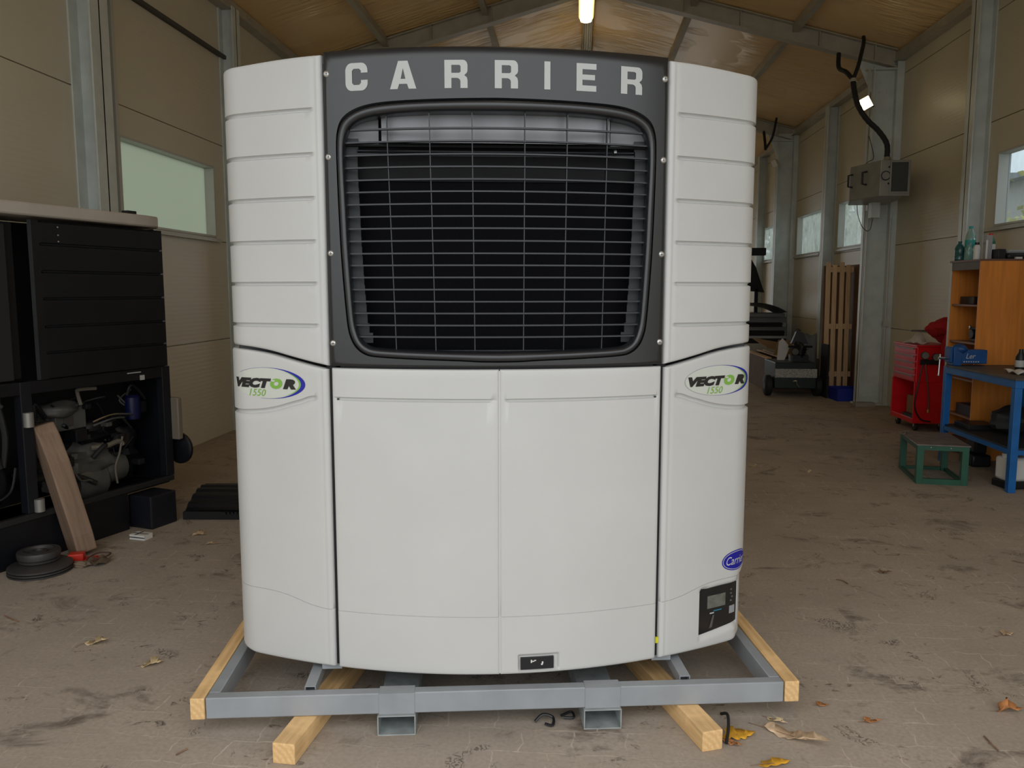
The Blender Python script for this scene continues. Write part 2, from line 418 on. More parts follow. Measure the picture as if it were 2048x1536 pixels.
# purlins along the depth
for px in (-2.9, -1.4, 1.63, 3.08):
    mb = MB(); z = roofz(px) - .01
    mb.box(px - .035, px + .035, Y0, Y1, z - .10, z); mb.box(px - .035, px + .05, Y0, Y1, z - .115, z - .10)
    trim(mb, raftm, label='steel purlin under the roof foil')
mb = MB(); mb.tube([(.09, Y0, 6.16), (.09, Y1, 6.16)], .022); mb.tube([(.17, Y0, 6.16), (.17, Y1, 6.16)], .022); mb.box(.05, .21, Y0, Y1, 6.18, 6.22)
trim(mb, paletrim, label='pair of pale conduits under the ridge')
for x, s in ((XL, 1), (XR, -1)):
    mb = MB(); a, b = sorted((x, x + s * .09)); mb.box(a, b, Y0, Y1, ZE - .13, ZE - .0)
    a, b = sorted((x, x + s * .14)); mb.box(a, b, Y0, Y1, ZE - .145, ZE - .13)
    trim(mb, raftm, label='eave beam along the %s wall' % ('left' if s > 0 else 'right'))
# portal rafters
def rafter(y, w=.16, h=.25):
    mb = MB()
    for sgn, x0, x1 in ((1, RX, XR - .12), (-1, XL + .12, RX)):
        def prof(t0, t1, ya, yb):
            xs = (x0, x1)
            poly = [(x0, roofz(x0) - t1 - .02), (x1, roofz(x1) - t1 - .02), (x1, roofz(x1) - t0 - .02), (x0, roofz(x0) - t0 - .02)]
            mb.prism_y(poly, ya, yb)
        prof(0, .016, y - w / 2, y + w / 2); prof(h - .016, h, y - w / 2, y + w / 2); prof(.016, h - .016, y - .006, y + .006)
        # haunch plate near the column
    for xc in [XR - .42, XR - 1.2, 2.3, 1.5, -1.3, -2.2, XL + .5]:
        z = roofz(xc); mb.box(xc - .006, xc + .006, y - .07, y + .07, z - .26, z - .04)
    trim(mb, raftm, label='portal rafter across the hall')
for y in (1.2, 6.8, 12.4, 18.0, 23.6): rafter(y)
# columns
def col_main(y, side):
    mb = MB(); xo = XR if side > 0 else XL
    xi = xo - side * .42
    a, b = sorted((xi, xi + side * .016)); mb.box(a, b, y - .11, y + .11, 0, ZE - .22)
    a, b = sorted((xo - side * .10, xo - side * .002)); mb.box(a, b, y - .11, y + .11, 0, ZE - .15)
    a, b = sorted((xi, xo - side * .05)); mb.box(a, b, y - .012, y + .012, 0.02, ZE - .1)
    a, b = sorted((xi - side * .03, xo - side * .005)); mb.box(a, b, y - .15, y + .15, 0, .025)
    a, b = sorted((xi - side * .10, xo - side * .003)); mb.box(a, b, y - .10, y + .10, ZE - .26, ZE - .235)
    # haunch
    p = [(xi - side * .22, roofz(xi - side * .22) - .26), (xi, ZE - .55), (xi, roofz(xi) - .26)]
    if side > 0: p = p
    mb.prism_y(p if side < 0 else p[::-1], y - .01, y + .01)
    for zz in (ZE - .34, ZE - .42, ZE - .55, .1, .17):
        for xx in (.12, .22): mb.lathe([(.012, 0), (.012, .012)], (xi + side * xx, y - .024, zz), 'Y', 8)
    trim(mb, colm, label='main steel column on the %s wall' % ('right' if side > 0 else 'left'))
def col_mid(y, side, w=.2, d=.2):
    mb = MB(); xo = XR if side > 0 else XL
    xi = xo - side * d
    a, b = sorted((xi, xi + side * .014)); mb.box(a, b, y - w / 2, y + w / 2, 0, ZE - .13)
    a, b = sorted((xo - side * .016, xo - side * .001)); mb.box(a, b, y - w / 2, y + w / 2, 0, ZE - .13)
    a, b = sorted((xi, xo - side * .01)); mb.box(a, b, y - .008, y + .008, 0, ZE - .13)
    trim(mb, colm, label='intermediate steel post on the %s wall' % ('right' if side > 0 else 'left'))
for y in (6.9, 12.45, 18.0, 23.6): col_main(y, 1)
for y in (9.85, 15.3, 20.8): col_mid(y, 1)
for y in (12.45, 18.0): col_main(y, -1)
col_mid(6.72, -1, .26, .2)
for y in (9.56, 15.3): col_mid(y, -1, .2, .18)
# window rail pair beside the left column
mb = MB(); mb.box(XL + .001, XL + .06, 6.99, 7.04, 0, ZE - .13); mb.box(XL + .001, XL + .09, 7.08, 7.13, 0, ZE - .13); trim(mb, paletrim, label='pale upright rails beside the left column')
mb = MB(); mb.box(XL + .001, XL + .05, 7.14, Y1, 4.40, 4.44); trim(mb, darktrim, label='dark rail high on the left wall')
# conduit beside the right column
mb = MB(); mb.tube([(4.16, 12.28, .02), (4.16, 12.28, 2.85)], .012); mb.tube([(4.12, 12.30, 3.4), (4.12, 12.30, 4.85)], .014); mb.tube([(4.50, 12.26, .02), (4.50, 12.26, 2.75)], .014); mb.box(4.46, 4.54, 12.22, 12.28, 1.18, 1.26)
trim(mb, paletrim, label='pale conduit down the right column')

glassR = glass_mat('window_glass', (.62, .67, .69), .10, (.35, .38, .36))
glassW = glass_mat('wavy_window_plastic', (.60, .65, .66), .5, (.50, .54, .52))
frost = glass_mat('frosted_pane', (.9, .9, .9), 1.0, (.44, .475, .41))
WN = [0]
def window(x, s, y0, y1, z0, z1, g, bars=()):
    WN[0] += 1; f = MB(); a, b = sorted((x - s * .012, x + s * .122)); t = .024
    f.box(a, b, y0, y1, z0, z0 + t); f.box(a, b, y0, y1, z1 - t, z1); f.box(a, b, y0, y0 + t, z0 + t, z1 - t); f.box(a, b, y1 - t, y1, z0 + t, z1 - t)
    for yb in bars: f.box(a, b, yb - .015, yb + .015, z0 + t, z1 - t)
    o = struct(f.build('window_%d' % WN[0], m=paletrim, smooth=False, bevel=.003))
    g_ = MB(); g_.box(x + s * .10 - .003, x + s * .10 + .003, y0 + t, y1 - t, z0 + t, z1 - t); g_.build('window_pane', o, m=g, smooth=False)
    si = MB(); a, b = sorted((x - s * .05, x)); si.box(a, b, y0 - .05, y1 + .05, z0 - .05, z0 - .012); si.build('window_sill', o, m=paletrim, smooth=False)
    return o
for k, w in enumerate(winR): window(XR, 1, *w, glassR if k in (0,) else glassW)
for w in winL: window(XL, -1, *w, frost)

# ------------------------------------------------------------------ refrigeration unit
U = thing('refrigeration_unit', 'large white and dark grey trailer refrigeration unit standing on a grey steel skid', 'refrigeration unit', (-.290, 3.003, 0), R_(7.93))

def make_path(r, x1=1.0):
    pts = []; n = 100
    for i in range(n + 1): x = x1 * i / n; pts.append((x, .25 * x * x))
    a0 = math.atan(.5 * x1); cx = pts[-1][0] - r * sin(a0); cy = pts[-1][1] + r * cos(a0)
    for i in range(1, 25): a = a0 + (pi / 2 - a0) * i / 24; pts.append((cx + r * sin(a), cy - r * cos(a)))
    pts.append((pts[-1][0], .60))
    s = [0]
    for a, b in zip(pts, pts[1:]): s.append(s[-1] + math.hypot(b[0] - a[0], b[1] - a[1]))
    return pts, s
PATH = {'lo': make_path(.155), 'up': make_path(.136)}
def P_(key, s):
    pts, S = PATH[key]; s = max(0, min(s, S[-1] - 1e-6))
    import bisect
    i = min(max(bisect.bisect_right(S, s) - 1, 0), len(S) - 2); t = (s - S[i]) / (S[i + 1] - S[i])
    def tg(k):
        k0 = max(k - 1, 0); k1 = min(k + 1, len(pts) - 1); dx = pts[k1][0] - pts[k0][0]; dy = pts[k1][1] - pts[k0][1]; l = math.hypot(dx, dy); return dx / l, dy / l
    ta = tg(i); tb = tg(i + 1)
    if i == len(S) - 2: tb = ta = (0., 1.)
    x = pts[i][0] * (1 - t) + pts[i + 1][0] * t; y = pts[i][1] * (1 - t) + pts[i + 1][1] * t
    tx = ta[0] * (1 - t) + tb[0] * t; ty = ta[1] * (1 - t) + tb[1] * t; l = math.hypot(tx, ty)
    return x, y, ty / l, -tx / l
def wrap(side, key, s, z, d=0.):
    x, y, nx, ny = P_(key, s); return (side * (x + nx * d), y + ny * d, z)
def s_of_x(key, x):
    pts, S = PATH[key]
    for i in range(len(pts) - 1):
        if pts[i + 1][0] >= x: return S[i] + (S[i + 1] - S[i]) * (x - pts[i][0]) / (pts[i + 1][0] - pts[i][0])
    return S[-1]
def sm(a, b, x):
    t = max(0, min(1, (x - a) / (b - a))); return t * t * (3 - 2 * t)

def sheet(mb, side, key, s0, s1, rows, nS=60, e0=True, e1=True, extra=None, rib=False):
    """rows: list of (zf(s), df(s), edge)."""
    cols = []
    if e0: cols += [(s0, -.035), (s0, -.009), (s0 + .0015, -.004), (s0 + .005, -.0012), (s0 + .011, 0)]
    if rib: cols = [(s0, -.04), (s0, -.016), (s0 + .002, -.009), (s0 + .007, -.004), (s0 + .014, -.0008), (s0 + .019, .0004), (s0 + .024, -.0014), (s0 + .030, -.0016), (s0 + .038, 0)]
    a = s0 + ((.038 if rib else .011) if e0 else 0); b = s1 - (.011 if e1 else 0)
    n = nS
    for i in range(1 if e0 else 0, n + (0 if e1 else 1)): cols.append((a + (b - a) * i / n, 0))
    if e1: cols += [(s1 - .011, 0), (s1 - .005, -.0012), (s1 - .0015, -.004), (s1, -.009), (s1, -.035)]
    idx = []
    for s, e in cols:
        col = []
        for zf, df, er in rows:
            z = zf(s) if callable(zf) else zf; d = (df(s) if callable(df) else df) + min(e, er)
            if extra: d += extra(s, z)
            col.append(mb.p(wrap(side, key, s, z, d)))
        idx.append(col)
    for i in range(len(idx) - 1):
        for j in range(len(rows) - 1):
            q = [idx[i][j], idx[i + 1][j], idx[i + 1][j + 1], idx[i][j + 1]]
            mb.face(q if side > 0 else q[::-1])
def edge_bot(zf): return [(lambda s, k=k: zf(s) + k, 0, e) for k, e in ((0, -.035), (0, -.009), (.0015, -.004), (.005, -.0012), (.011, 0))]
def edge_top(zf): return [(lambda s, k=k: zf(s) - k, 0, e) for k, e in ((.011, 0), (.005, -.0012), (.0015, -.004), (0, -.009), (0, -.035))]
def groove(zf, w, dep, fade):   # from below upwards
    return [(lambda s: zf(s) - w * .75, 0, 0), (lambda s: zf(s) - w * .55, lambda s: -dep * .35 * fade(s), 0), (lambda s: zf(s) - w * .35, lambda s: -dep * .95 * fade(s), 0), (lambda s: zf(s) + w * .05, lambda s: -dep * fade(s), 0), (lambda s: zf(s) + w * .45, lambda s: -dep * .55 * fade(s), 0), (lambda s: zf(s) + w * .58, 0, 0)]
def fill(za, zb, n): return [(lambda s, t=(k + 1) / (n + 1): za(s) * (1 - t) + zb(s) * t, 0, 0) for k in range(n)]

JT = [(.655, 1.408), (.687, 1.414), (.727, 1.422), (.81, 1.441), (.894, 1.461), (.982, 1.474), (1.06, 1.479)]
GT = [(.70, 1.287), (.735, 1.283), (.772, 1.269), (.816, 1.256), (.866, 1.240), (.93, 1.226), (1.0, 1.218), (1.06, 1.216)]
KT = [(.66, .437), (.70, .440), (.757, .450), (.80, .462), (.85, .476), (.90, .484), (.966, .487), (1.1, .486)]
def sx_(tab, key): 
    t2 = [(s_of_x(key, min(x, 1.0)) + max(0, x - 1.0), z) for x, z in tab]
    # smooth it
    t3 = catmull(t2, 4); return lambda s: interp(t3, s)
SJu = sx_(JT, 'up'); SJl = sx_(JT, 'lo'); SG = sx_(GT, 'lo'); SK = sx_(KT, 'lo')
S0 = s_of_x('lo', .655); S1u = PATH['up'][1][-1] - .01; S1l = PATH['lo'][1][-1] - .01
def const(v): return lambda s: v

# casing (the dark carcass behind the covers)
mb = MB().use(oldblack)
mb.box(-1.04, 1.04, .50, .62, .20, 2.50)
mb.box(-1.04, -.66, .30, .50, .20, 2.50); mb.box(.66, 1.04, .30, .50, .20, 2.50)
mb.box(-.66, .66, .15, .50, .20, 1.40)
mb.box(-.66, .66, .13, .50, 2.47, 2.52)
mb.use(capm); mb.prism([(-1.03, .62), (-1.03, .33), (-.9, .24), (-.6, .12), (-.3, .05), (0, .03), (.3, .05), (.6, .12), (.9, .24), (1.03, .33), (1.03, .62)], 2.515, 2.54)
mb.build('casing', U, bevel=.003)

def upper(side):
    mb = MB(); fade = lambda s: sm(S0 + .040, S0 + .052, s)
    zb = lambda s: SJu(s) + .005; zt = lambda s: 2.563 - .012 * sm(.7, 1.15, s)
    rows = edge_bot(zb); prev = lambda s: zb(s) + .012
    for g in (1.567, 1.727, 1.886, 2.047, 2.208, 2.370):
        gr = groove(const(g), .013, .013, fade)
        rows += fill(prev, gr[0][0], 4) + gr; prev = gr[-1][0]
    rows += fill(prev, lambda s: zt(s) - .011, 5) + edge_top(zt)
    sheet(mb, side, 'up', S0, S1u, rows, 56, True, False, None, True)
    return mb.build('upper_side_panel', U, m=white, sharp=60)
upper(-1); upper(1)

CS0, CS1 = .872, 1.098     # control recess along the right cover
def lower(side):
    mb = MB(); fade = lambda s: sm(S0 + .050, S0 + .066, s)
    zt = lambda s: SJl(s) - .010; zb = lambda s: .20 + .012 * sm(1.02, 1.2, s)
    rows = edge_bot(zb); gk = lambda s: SK(s)
    rk = [(lambda s: gk(s) - .0016, 0, 0), (lambda s: gk(s) - .0008, -.0035, 0), (lambda s: gk(s) + .0008, -.0035, 0), (lambda s: gk(s) + .0016, 0, 0)]
    rows += fill(lambda s: .212, rk[0][0], 26) + rk
    gr = groove(SG, .017, .013, fade)
    rows += fill(rk[-1][0], gr[0][0], 26) + gr + fill(gr[-1][0], lambda s: zt(s) - .011, 5) + edge_top(zt)
    ex = None
    if side > 0:
        def ex(s, z):
            a = sm(CS0 - .006, CS0, s) * (1 - sm(CS1, CS1 + .006, s)); bz = interp([(CS0, .262), (CS1, .285)], s)
            b = sm(bz - .03, bz, z) * (1 - sm(.458, .462, z))
            step = -.012 * (1 - sm(.478, .498, z)) * sm(1.06, 1.12, s)
            return -.016 * a * b + step
    sheet(mb, side, 'lo', S0 + .004, S1l, rows, 90, True, False, ex, True)
    return mb.build('lower_side_panel', U, m=white, sharp=60)
LL = lower(-1); LR = lower(1)

for side in (-1, 1):  # black strips behind the panel gaps, standing in for the shade there
    mb = MB(); f = lambda u, v, sd=side: wrap(sd, 'lo', S0 - .024 + .040 * u, .205 + 2.33 * v, -.020)
    mb.grid(f, 4, 8, flip=side < 0); g2 = lambda u, v, sd=side: wrap(sd, 'lo', S0 - .024 + .040 * u, .205 + 2.33 * v, -.045)
    mb.grid(g2, 4, 8, flip=side > 0); mb.build('gap_shade_strip', U, m=blackm)
mb = MB(); mb.grid(lambda u, v: wrap(1, 'lo', .62 * abs(2 * u - 1), 1.402 + .014 * v, -.012) if u >= .5 else wrap(-1, 'lo', .62 * abs(2 * u - 1), 1.402 + .014 * v, -.012), 24, 1); mb.build('gap_shade_strip', U, m=blackm)  # same stand-in shade strip for the gap under the fascia
mb = MB(); mb.grid(lambda u, v: (-.006 + .012 * u, -(-.005), .205 + 1.195 * v), 1, 4); mb.build('door_seal', U, m=white, smooth=False)
def door(side):
    mb = MB(); fade = lambda s: sm(.020, .030, s) * (1 - sm(.628, .638, s))
    zt = const(1.405); zb = const(.20)
    rk = [(const(.4355), 0, 0), (const(.4362), -.003, 0), (const(.4378), -.003, 0), (const(.4385), 0, 0)]
    gr = groove(const(1.288), .011, .011, fade)
    ex = None
    if side > 0:
        def ex(s, z): return -.014 * sm(.070, .074, s) * (1 - sm(.232, .236, s)) * sm(.211, .215, z) * (1 - sm(.274, .278, z))
    rows = edge_bot(zb) + fill(const(.211), rk[0][0], 44 if side > 0 else 10) + rk + fill(rk[-1][0], gr[0][0], 8) + gr + fill(gr[-1][0], const(1.394), 3) + edge_top(zt)
    sheet(mb, side, 'lo', .0014, s_of_x('lo', .642), rows, 130 if side > 0 else 50, True, True, ex)
    o = mb.build('access_door', U, m=white, sharp=60)
    # small dark catch hole at the outer end of the groove
    mb = MB(); x = .619; mb.X = Matrix.Identity(4)
    p = wrap(side, 'lo', s_of_x('lo', x), 1.285, -.004); mb.box(p[0] - .004, p[0] + .004, p[1] - .002, p[1] + .004, p[2] - .003, p[2] + .003); mb.build('catch_hole', o, m=black, smooth=False)
    return o
DL = door(-1); DR = door(1)
# socket cover in the right door
mb = MB().use(black)
def socket_rect(mb, x0, x1, z0, z1, d0, d1, n=8):
    def f(u, v, d): return wrap(1, 'lo', s_of_x('lo', x0 + (x1 - x0) * u), z0 + (z1 - z0) * v, d)
    mb.grid(lambda u, v: f(u, v, d1), n, 1)
    mb.grid(lambda u, v: (f(u, 1, d1 - (d1 - d0) * v)), n, 1, flip=False); mb.grid(lambda u, v: f(u, 0, d1 - (d1 - d0) * v), n, 1, flip=True)
    mb.grid(lambda u, v: f(0, u, d1 - (d1 - d0) * v), 1, 1); mb.grid(lambda u, v: f(1, u, d1 - (d1 - d0) * v), 1, 1, flip=True)
socket_rect(mb, .082, .214, .216, .264, -.014, -.004)
mb.use(whitep)
for (a, b, c, d) in ((.122, .127, .243, .255), (.128, .136, .247, .251), (.136, .143, .250, .254), (.163, .170, .232, .238), (.166, .172, .238, .246)): socket_rect(mb, a, b, c, d, -.004, -.003, 1)
mb.build('socket_cover', DR, label='black socket cover set in the door foot')

# ---- dark fascia with rounded opening
OUT = [(0, 2.388), (.15, 2.386), (.3, 2.383), (.42, 2.378), (.49, 2.368), (.54, 2.35), (.575, 2.325), (.593, 2.29), (.6, 2.24), (.6, 2.14), (.597, 2.0), (.592, 1.85), (.583, 1.7), (.573, 1.58), (.563, 1.53), (.543, 1.49), (.51, 1.462), (.46, 1.45), (.3, 1.442), (.15, 1.437), (.075, 1.433), (0, 1.432)]
INN = [(0, 2.347), (.15, 2.347), (.3, 2.345), (.42, 2.338), (.49, 2.328), (.53, 2.312), (.553, 2.29), (.565, 2.26), (.57, 2.22), (.57, 2.14), (.565, 2.0), (.561, 1.87), (.553, 1.72), (.545, 1.6), (.536, 1.55), (.52, 1.512), (.49, 1.49), (.44, 1.482), (.3, 1.476), (.15, 1.472), (.075, 1.471), (0, 1.47)]
ZT, ZB, HX = 2.572, 1.414, .6435
REC = []
for i, (x, z) in enumerate(OUT):
    if i <= 5: REC.append((x * HX / .54, ZT))
    elif i < 15: REC.append((HX, ZT + (z - 2.35) / (2.35 - 1.49) * (ZT - ZB)))
    elif i == 15: REC.append((HX, ZB))
    else: REC.append((x * HX / .543, ZB))
def lin(pts, k):
    o = []
    for a, b in zip(pts, pts[1:]):
        for j in range(k): t = j / k; o.append((a[0] * (1 - t) + b[0] * t, a[1] * (1 - t) + b[1] * t))
    o.append(pts[-1]); return o
K = 4
out_, inn_, rec_ = catmull(OUT, K), catmull(INN, K), lin(REC, K)
def full(l): return l + [(-x, z) for x, z in l[::-1][1:-1]]
out_, inn_, rec_ = full(out_), full(inn_), full(rec_)
def fy(x, d=0.): return .25 * x * x - d
def rings(mb, rs):
    idx = [[mb.p((x, fy(x, d), z)) for (x, z), d in [(q, dd) for q in loop]] for loop, dd in rs]
    n = len(idx[0])
    for a, b in zip(idx, idx[1:]):
        for j in range(n): mb.face([a[j], a[(j + 1) % n], b[(j + 1) % n], b[j]])
def lerpl(a, b, t): return [(p[0] * (1 - t) + q[0] * t, p[1] * (1 - t) + q[1] * t) for p, q in zip(a, b)]
def inset(l, k):
    cx, cz = 0, 1.99
    return [(x - math.copysign(min(k, abs(x)), x) if abs(x) > HX - .02 else x, z) for x, z in l]
mb = MB()
rin = [(min(max(x, -HX + .004), HX - .004), min(max(z, ZB + .004), ZT - .004)) for x, z in rec_]
rs = [(rec_, -.05), (rec_, -.004), (rin, 0)] + [(lerpl(rin, out_, t), 0) for t in (.2, .4, .6, .8, .97)] + [(out_, -.008)]
rings(mb, rs); FA = mb.build('front_fascia', U, m=fascia, sharp=50)
mb = MB()
rs = [(out_, -.030), (lerpl(out_, inn_, .06), -.004), (lerpl(out_, inn_, .16), .0035), (lerpl(out_, inn_, .3), .0065), (lerpl(out_, inn_, .5), .0075), (lerpl(out_, inn_, .68), .0055), (lerpl(out_, inn_, .84), 0), (lerpl(out_, inn_, .95), -.009), (inn_, -.018), ([(x, z) for x, z in inn_], -.05), ([(x * 1.02, 1.9 + (z - 1.9) * 1.01) for x, z in inn_], -.10)]
rings(mb, rs); GB = mb.build('grille_surround', U, m=bezelm, sharp=60)

# lettering: broad squared capitals cut from vinyl
def glyph_polys(ch):
    t = .30; h = .21
    def arc(cx, cy, rx, ry, a0, a1, n=8): return [(cx + rx * cos(R_(a0 + (a1 - a0) * i / n)), cy + ry * sin(R_(a0 + (a1 - a0) * i / n))) for i in range(n + 1)]
    if ch == 'I': return [[(.0, 0), (1, 0), (1, 1), (0, 1)]], []
    if ch == 'E': return [[(0, 0), (1, 0), (1, h), (t, h), (t, .41), (.93, .41), (.93, .60), (t, .60), (t, 1 - h), (1, 1 - h), (1, 1), (0, 1)]], []
    if ch == 'A': return [[(0, 0), (.29, 0), (.35, .18), (.65, .18), (.71, 0), (1, 0), (.68, 1), (.32, 1)]], [[(.41, .36), (.5, .74), (.59, .36)]]
    if ch == 'R':
        o = [(0, 0), (t, 0), (t, .36), (.52, .36)] + arc(.52, .24, .17, .12, 90, 0, 5) + [(.69, 0), (1, 0), (1, .27)] + [(.97, .38), (.86, .46), (.97, .54)] + [(1, .62), (1, .80)] + arc(.80, .80, .2, .2, 0, 90, 6) + [(0, 1)]
        return [o], [[(t, .54), (t, .82), (.64, .82), (.70, .78), (.70, .58), (.64, .54)]]
    if ch == 'C':
        o = [(1, .64)] + arc(.72, .72, .28, .28, 0, 90, 6) + arc(.28, .72, .28, .28, 90, 180, 6) + arc(.28, .28, .28, .28, 180, 270, 6) + arc(.72, .28, .28, .28, 270, 360, 6) + [(1, .38), (.70, .38), (.70, .28), (.62, .21), (.38, .21), (.30, .28), (.30, .72), (.38, .79), (.62, .79), (.70, .72), (.70, .64)]
        return [o], []
def poly_mesh(outs, holes):
    cu = bpy.data.curves.new('g', 'CURVE'); cu.dimensions = '2D'; cu.fill_mode = 'BOTH'
    for pl_ in outs + holes:
        sp = cu.splines.new('POLY'); sp.points.add(len(pl_) - 1)
        for k, (x, y) in enumerate(pl_): sp.points[k].co = (x, y, 0, 1)
        sp.use_cyclic_u = True
    o = bpy.data.objects.new('g', cu); C.objects.link(o)
    dg = bpy.context.evaluated_depsgraph_get(); dg.update()
    me = bpy.data.meshes.new_from_object(o.evaluated_get(dg))
    vs = [(v.co.x, v.co.y) for v in me.vertices]; fs = [list(p.vertices) for p in me.polygons]
    bpy.data.objects.remove(o); bpy.data.curves.remove(cu); bpy.data.meshes.remove(me)
    return vs, fs
def orient(vs, fs):
    out = []
    for f in fs:
        a = sum(vs[f[i]][0] * vs[f[(i + 1) % len(f)]][1] - vs[f[(i + 1) % len(f)]][0] * vs[f[i]][1] for i in range(len(f)))
        out.append(f if a > 0 else f[::-1])
    return out
for ch, x0, x1 in (('C', -.559, -.476), ('A', -.394, -.298), ('R', -.196, -.113), ('R', -.015, .069), ('I', .165, .187), ('E', .284, .359), ('R', .454, .538)):
    mb = MB(); vs, fs = poly_mesh(*glyph_polys(ch)); fs = orient(vs, fs)
    ids = [mb.p((x0 + (x1 - x0) * u, fy(x0 + (x1 - x0) * u, .0016), 2.426 + .098 * v)) for u, v in vs]
    for f in fs: mb.face([ids[k] for k in f])
    mb.build('letter', FA, m=lettm, smooth=False, label='light grey capital letter %s' % ch)

for sx0 in (-1, 1):
    for z in (2.492, 2.194, 1.840, 1.501):
        x = sx0 * .631; mb = MB(); mb.use(screwm).lathe([(.0115, .004), (.0115, 0), (.009, -.003), (.0045, -.005)], (x, fy(x, .002), z), 'Y', 16)
        mb.use(black).box(x - .005, x + .005, fy(x, .0078), fy(x, .0065), z - .0012, z + .0012); mb.box(x - .0012, x + .0012, fy(x, .0078), fy(x, .0065), z - .005, z + .005)
        mb.build('screw', U)

# grille slats and uprights
def hw(z): return interp([(1.47, .44), (1.482, .47), (1.512, .52), (1.55, .536), (1.6, .545), (1.72, .553), (1.87, .561), (2.0, .565), (2.14, .57), (2.22, .57), (2.26, .565), (2.312, .53)], z) + .004
GR = MB()
for z in (2.291, 2.245, 2.198, 2.153, 2.108, 2.064, 2.019, 1.974, 1.930, 1.884, 1.838, 1.794, 1.749, 1.704, 1.659, 1.615, 1.570, 1.526):
    w = hw(z); n = 22
    for d0, d1, za, zb, zc, zd in ((.016, .046, z - .0028, z + .0028, z + .0036, z - .0012),):
        A = []
        for i in range(n + 1):
            x = -w + 2 * w * i / n; y = .25 * x * x
            A.append([GR.p((x, y + d0, za)), GR.p((x, y + d1, zd)), GR.p((x, y + d1, zc)), GR.p((x, y + d0, zb))])
        for a, b in zip(A, A[1:]):
            for k in range(4): GR.face([a[k], b[k], b[(k + 1) % 4], a[(k + 1) % 4]][::-1])
for xt, xb in ((-.413, -.388), (-.255, -.238), (-.098, -.091), (.097, .092), (.256, .246), (.410, .396)):
    zt, zb = 2.35, 1.475; n = 2
    for i in range(1):
        def q(x, z, dy): return (x, .25 * x * x + dy, z)
        ids = []
        for (x, z) in ((xt, zt), (xb, zb)):
            ids.append([GR.p(q(x - .0017, z, .022)), GR.p(q(x + .0017, z, .022)), GR.p(q(x + .0017, z, .052)), GR.p(q(x - .0017, z, .052))])
        for k in range(4): GR.face([ids[0][k], ids[0][(k + 1) % 4], ids[1][(k + 1) % 4], ids[1][k]])
GR.build('grille', U, m=grillem, smooth=False)
mb = MB().use(shroudm)
mb.box(-.60, -.45, .150, .155, 2.250, 2.43); mb.box(.435, .60, .150, .155, 2.250, 2.43)
def shr(u, v): x = -.435 + .86 * u; return (x, .085 + .12 * abs(x) ** 2, 2.248 + .19 * v)
mb.grid(shr, 16, 1)
mb.use(blackm); mb.box(-.61, .61, .19, .195, 2.12, 2.46); mb.box(-.60, .60, .12, .15, 2.238, 2.247)
mb.build('fan_shroud', U)
mb = MB(); mb.box(-.60, .60, .20, .24, 1.43, 2.18); mb.build('condenser_coil', U, m=coilm, smooth=False)
mb = MB().use(grillem); mb.tube([(-.53, .115, 2.207), (.52, .115, 2.207)], .006); mb.tube([(-.53, .115, 2.221), (.52, .115, 2.221)], .003)
mb.use(chrome).lathe([(.008, 0), (.008, .01)], (.44, .10, 2.222), 'X', 10); mb.build('support_rod', U)
for sg in (-1, 1):
    mb = MB()
    for i in range(21):
        z = 1.50 + i * .0365
        if i % 1 == 0:
            w = hw(z + .02); a, b = sorted((sg * (w - .045), sg * (w + .01))); yy = .25 * w * w + .055
            mb.box(a, b, yy, yy + .004, z, z + .0385)
    mb.build('inner_flange', U, m=mat('flange_dark', (.020, .021, .025), .5), smooth=False)
mb = MB(); mb.box(-.60, .60, .13, .20, 1.425, 1.472); mb.build('lower_tray', U, m=bezelm, bevel=.004)

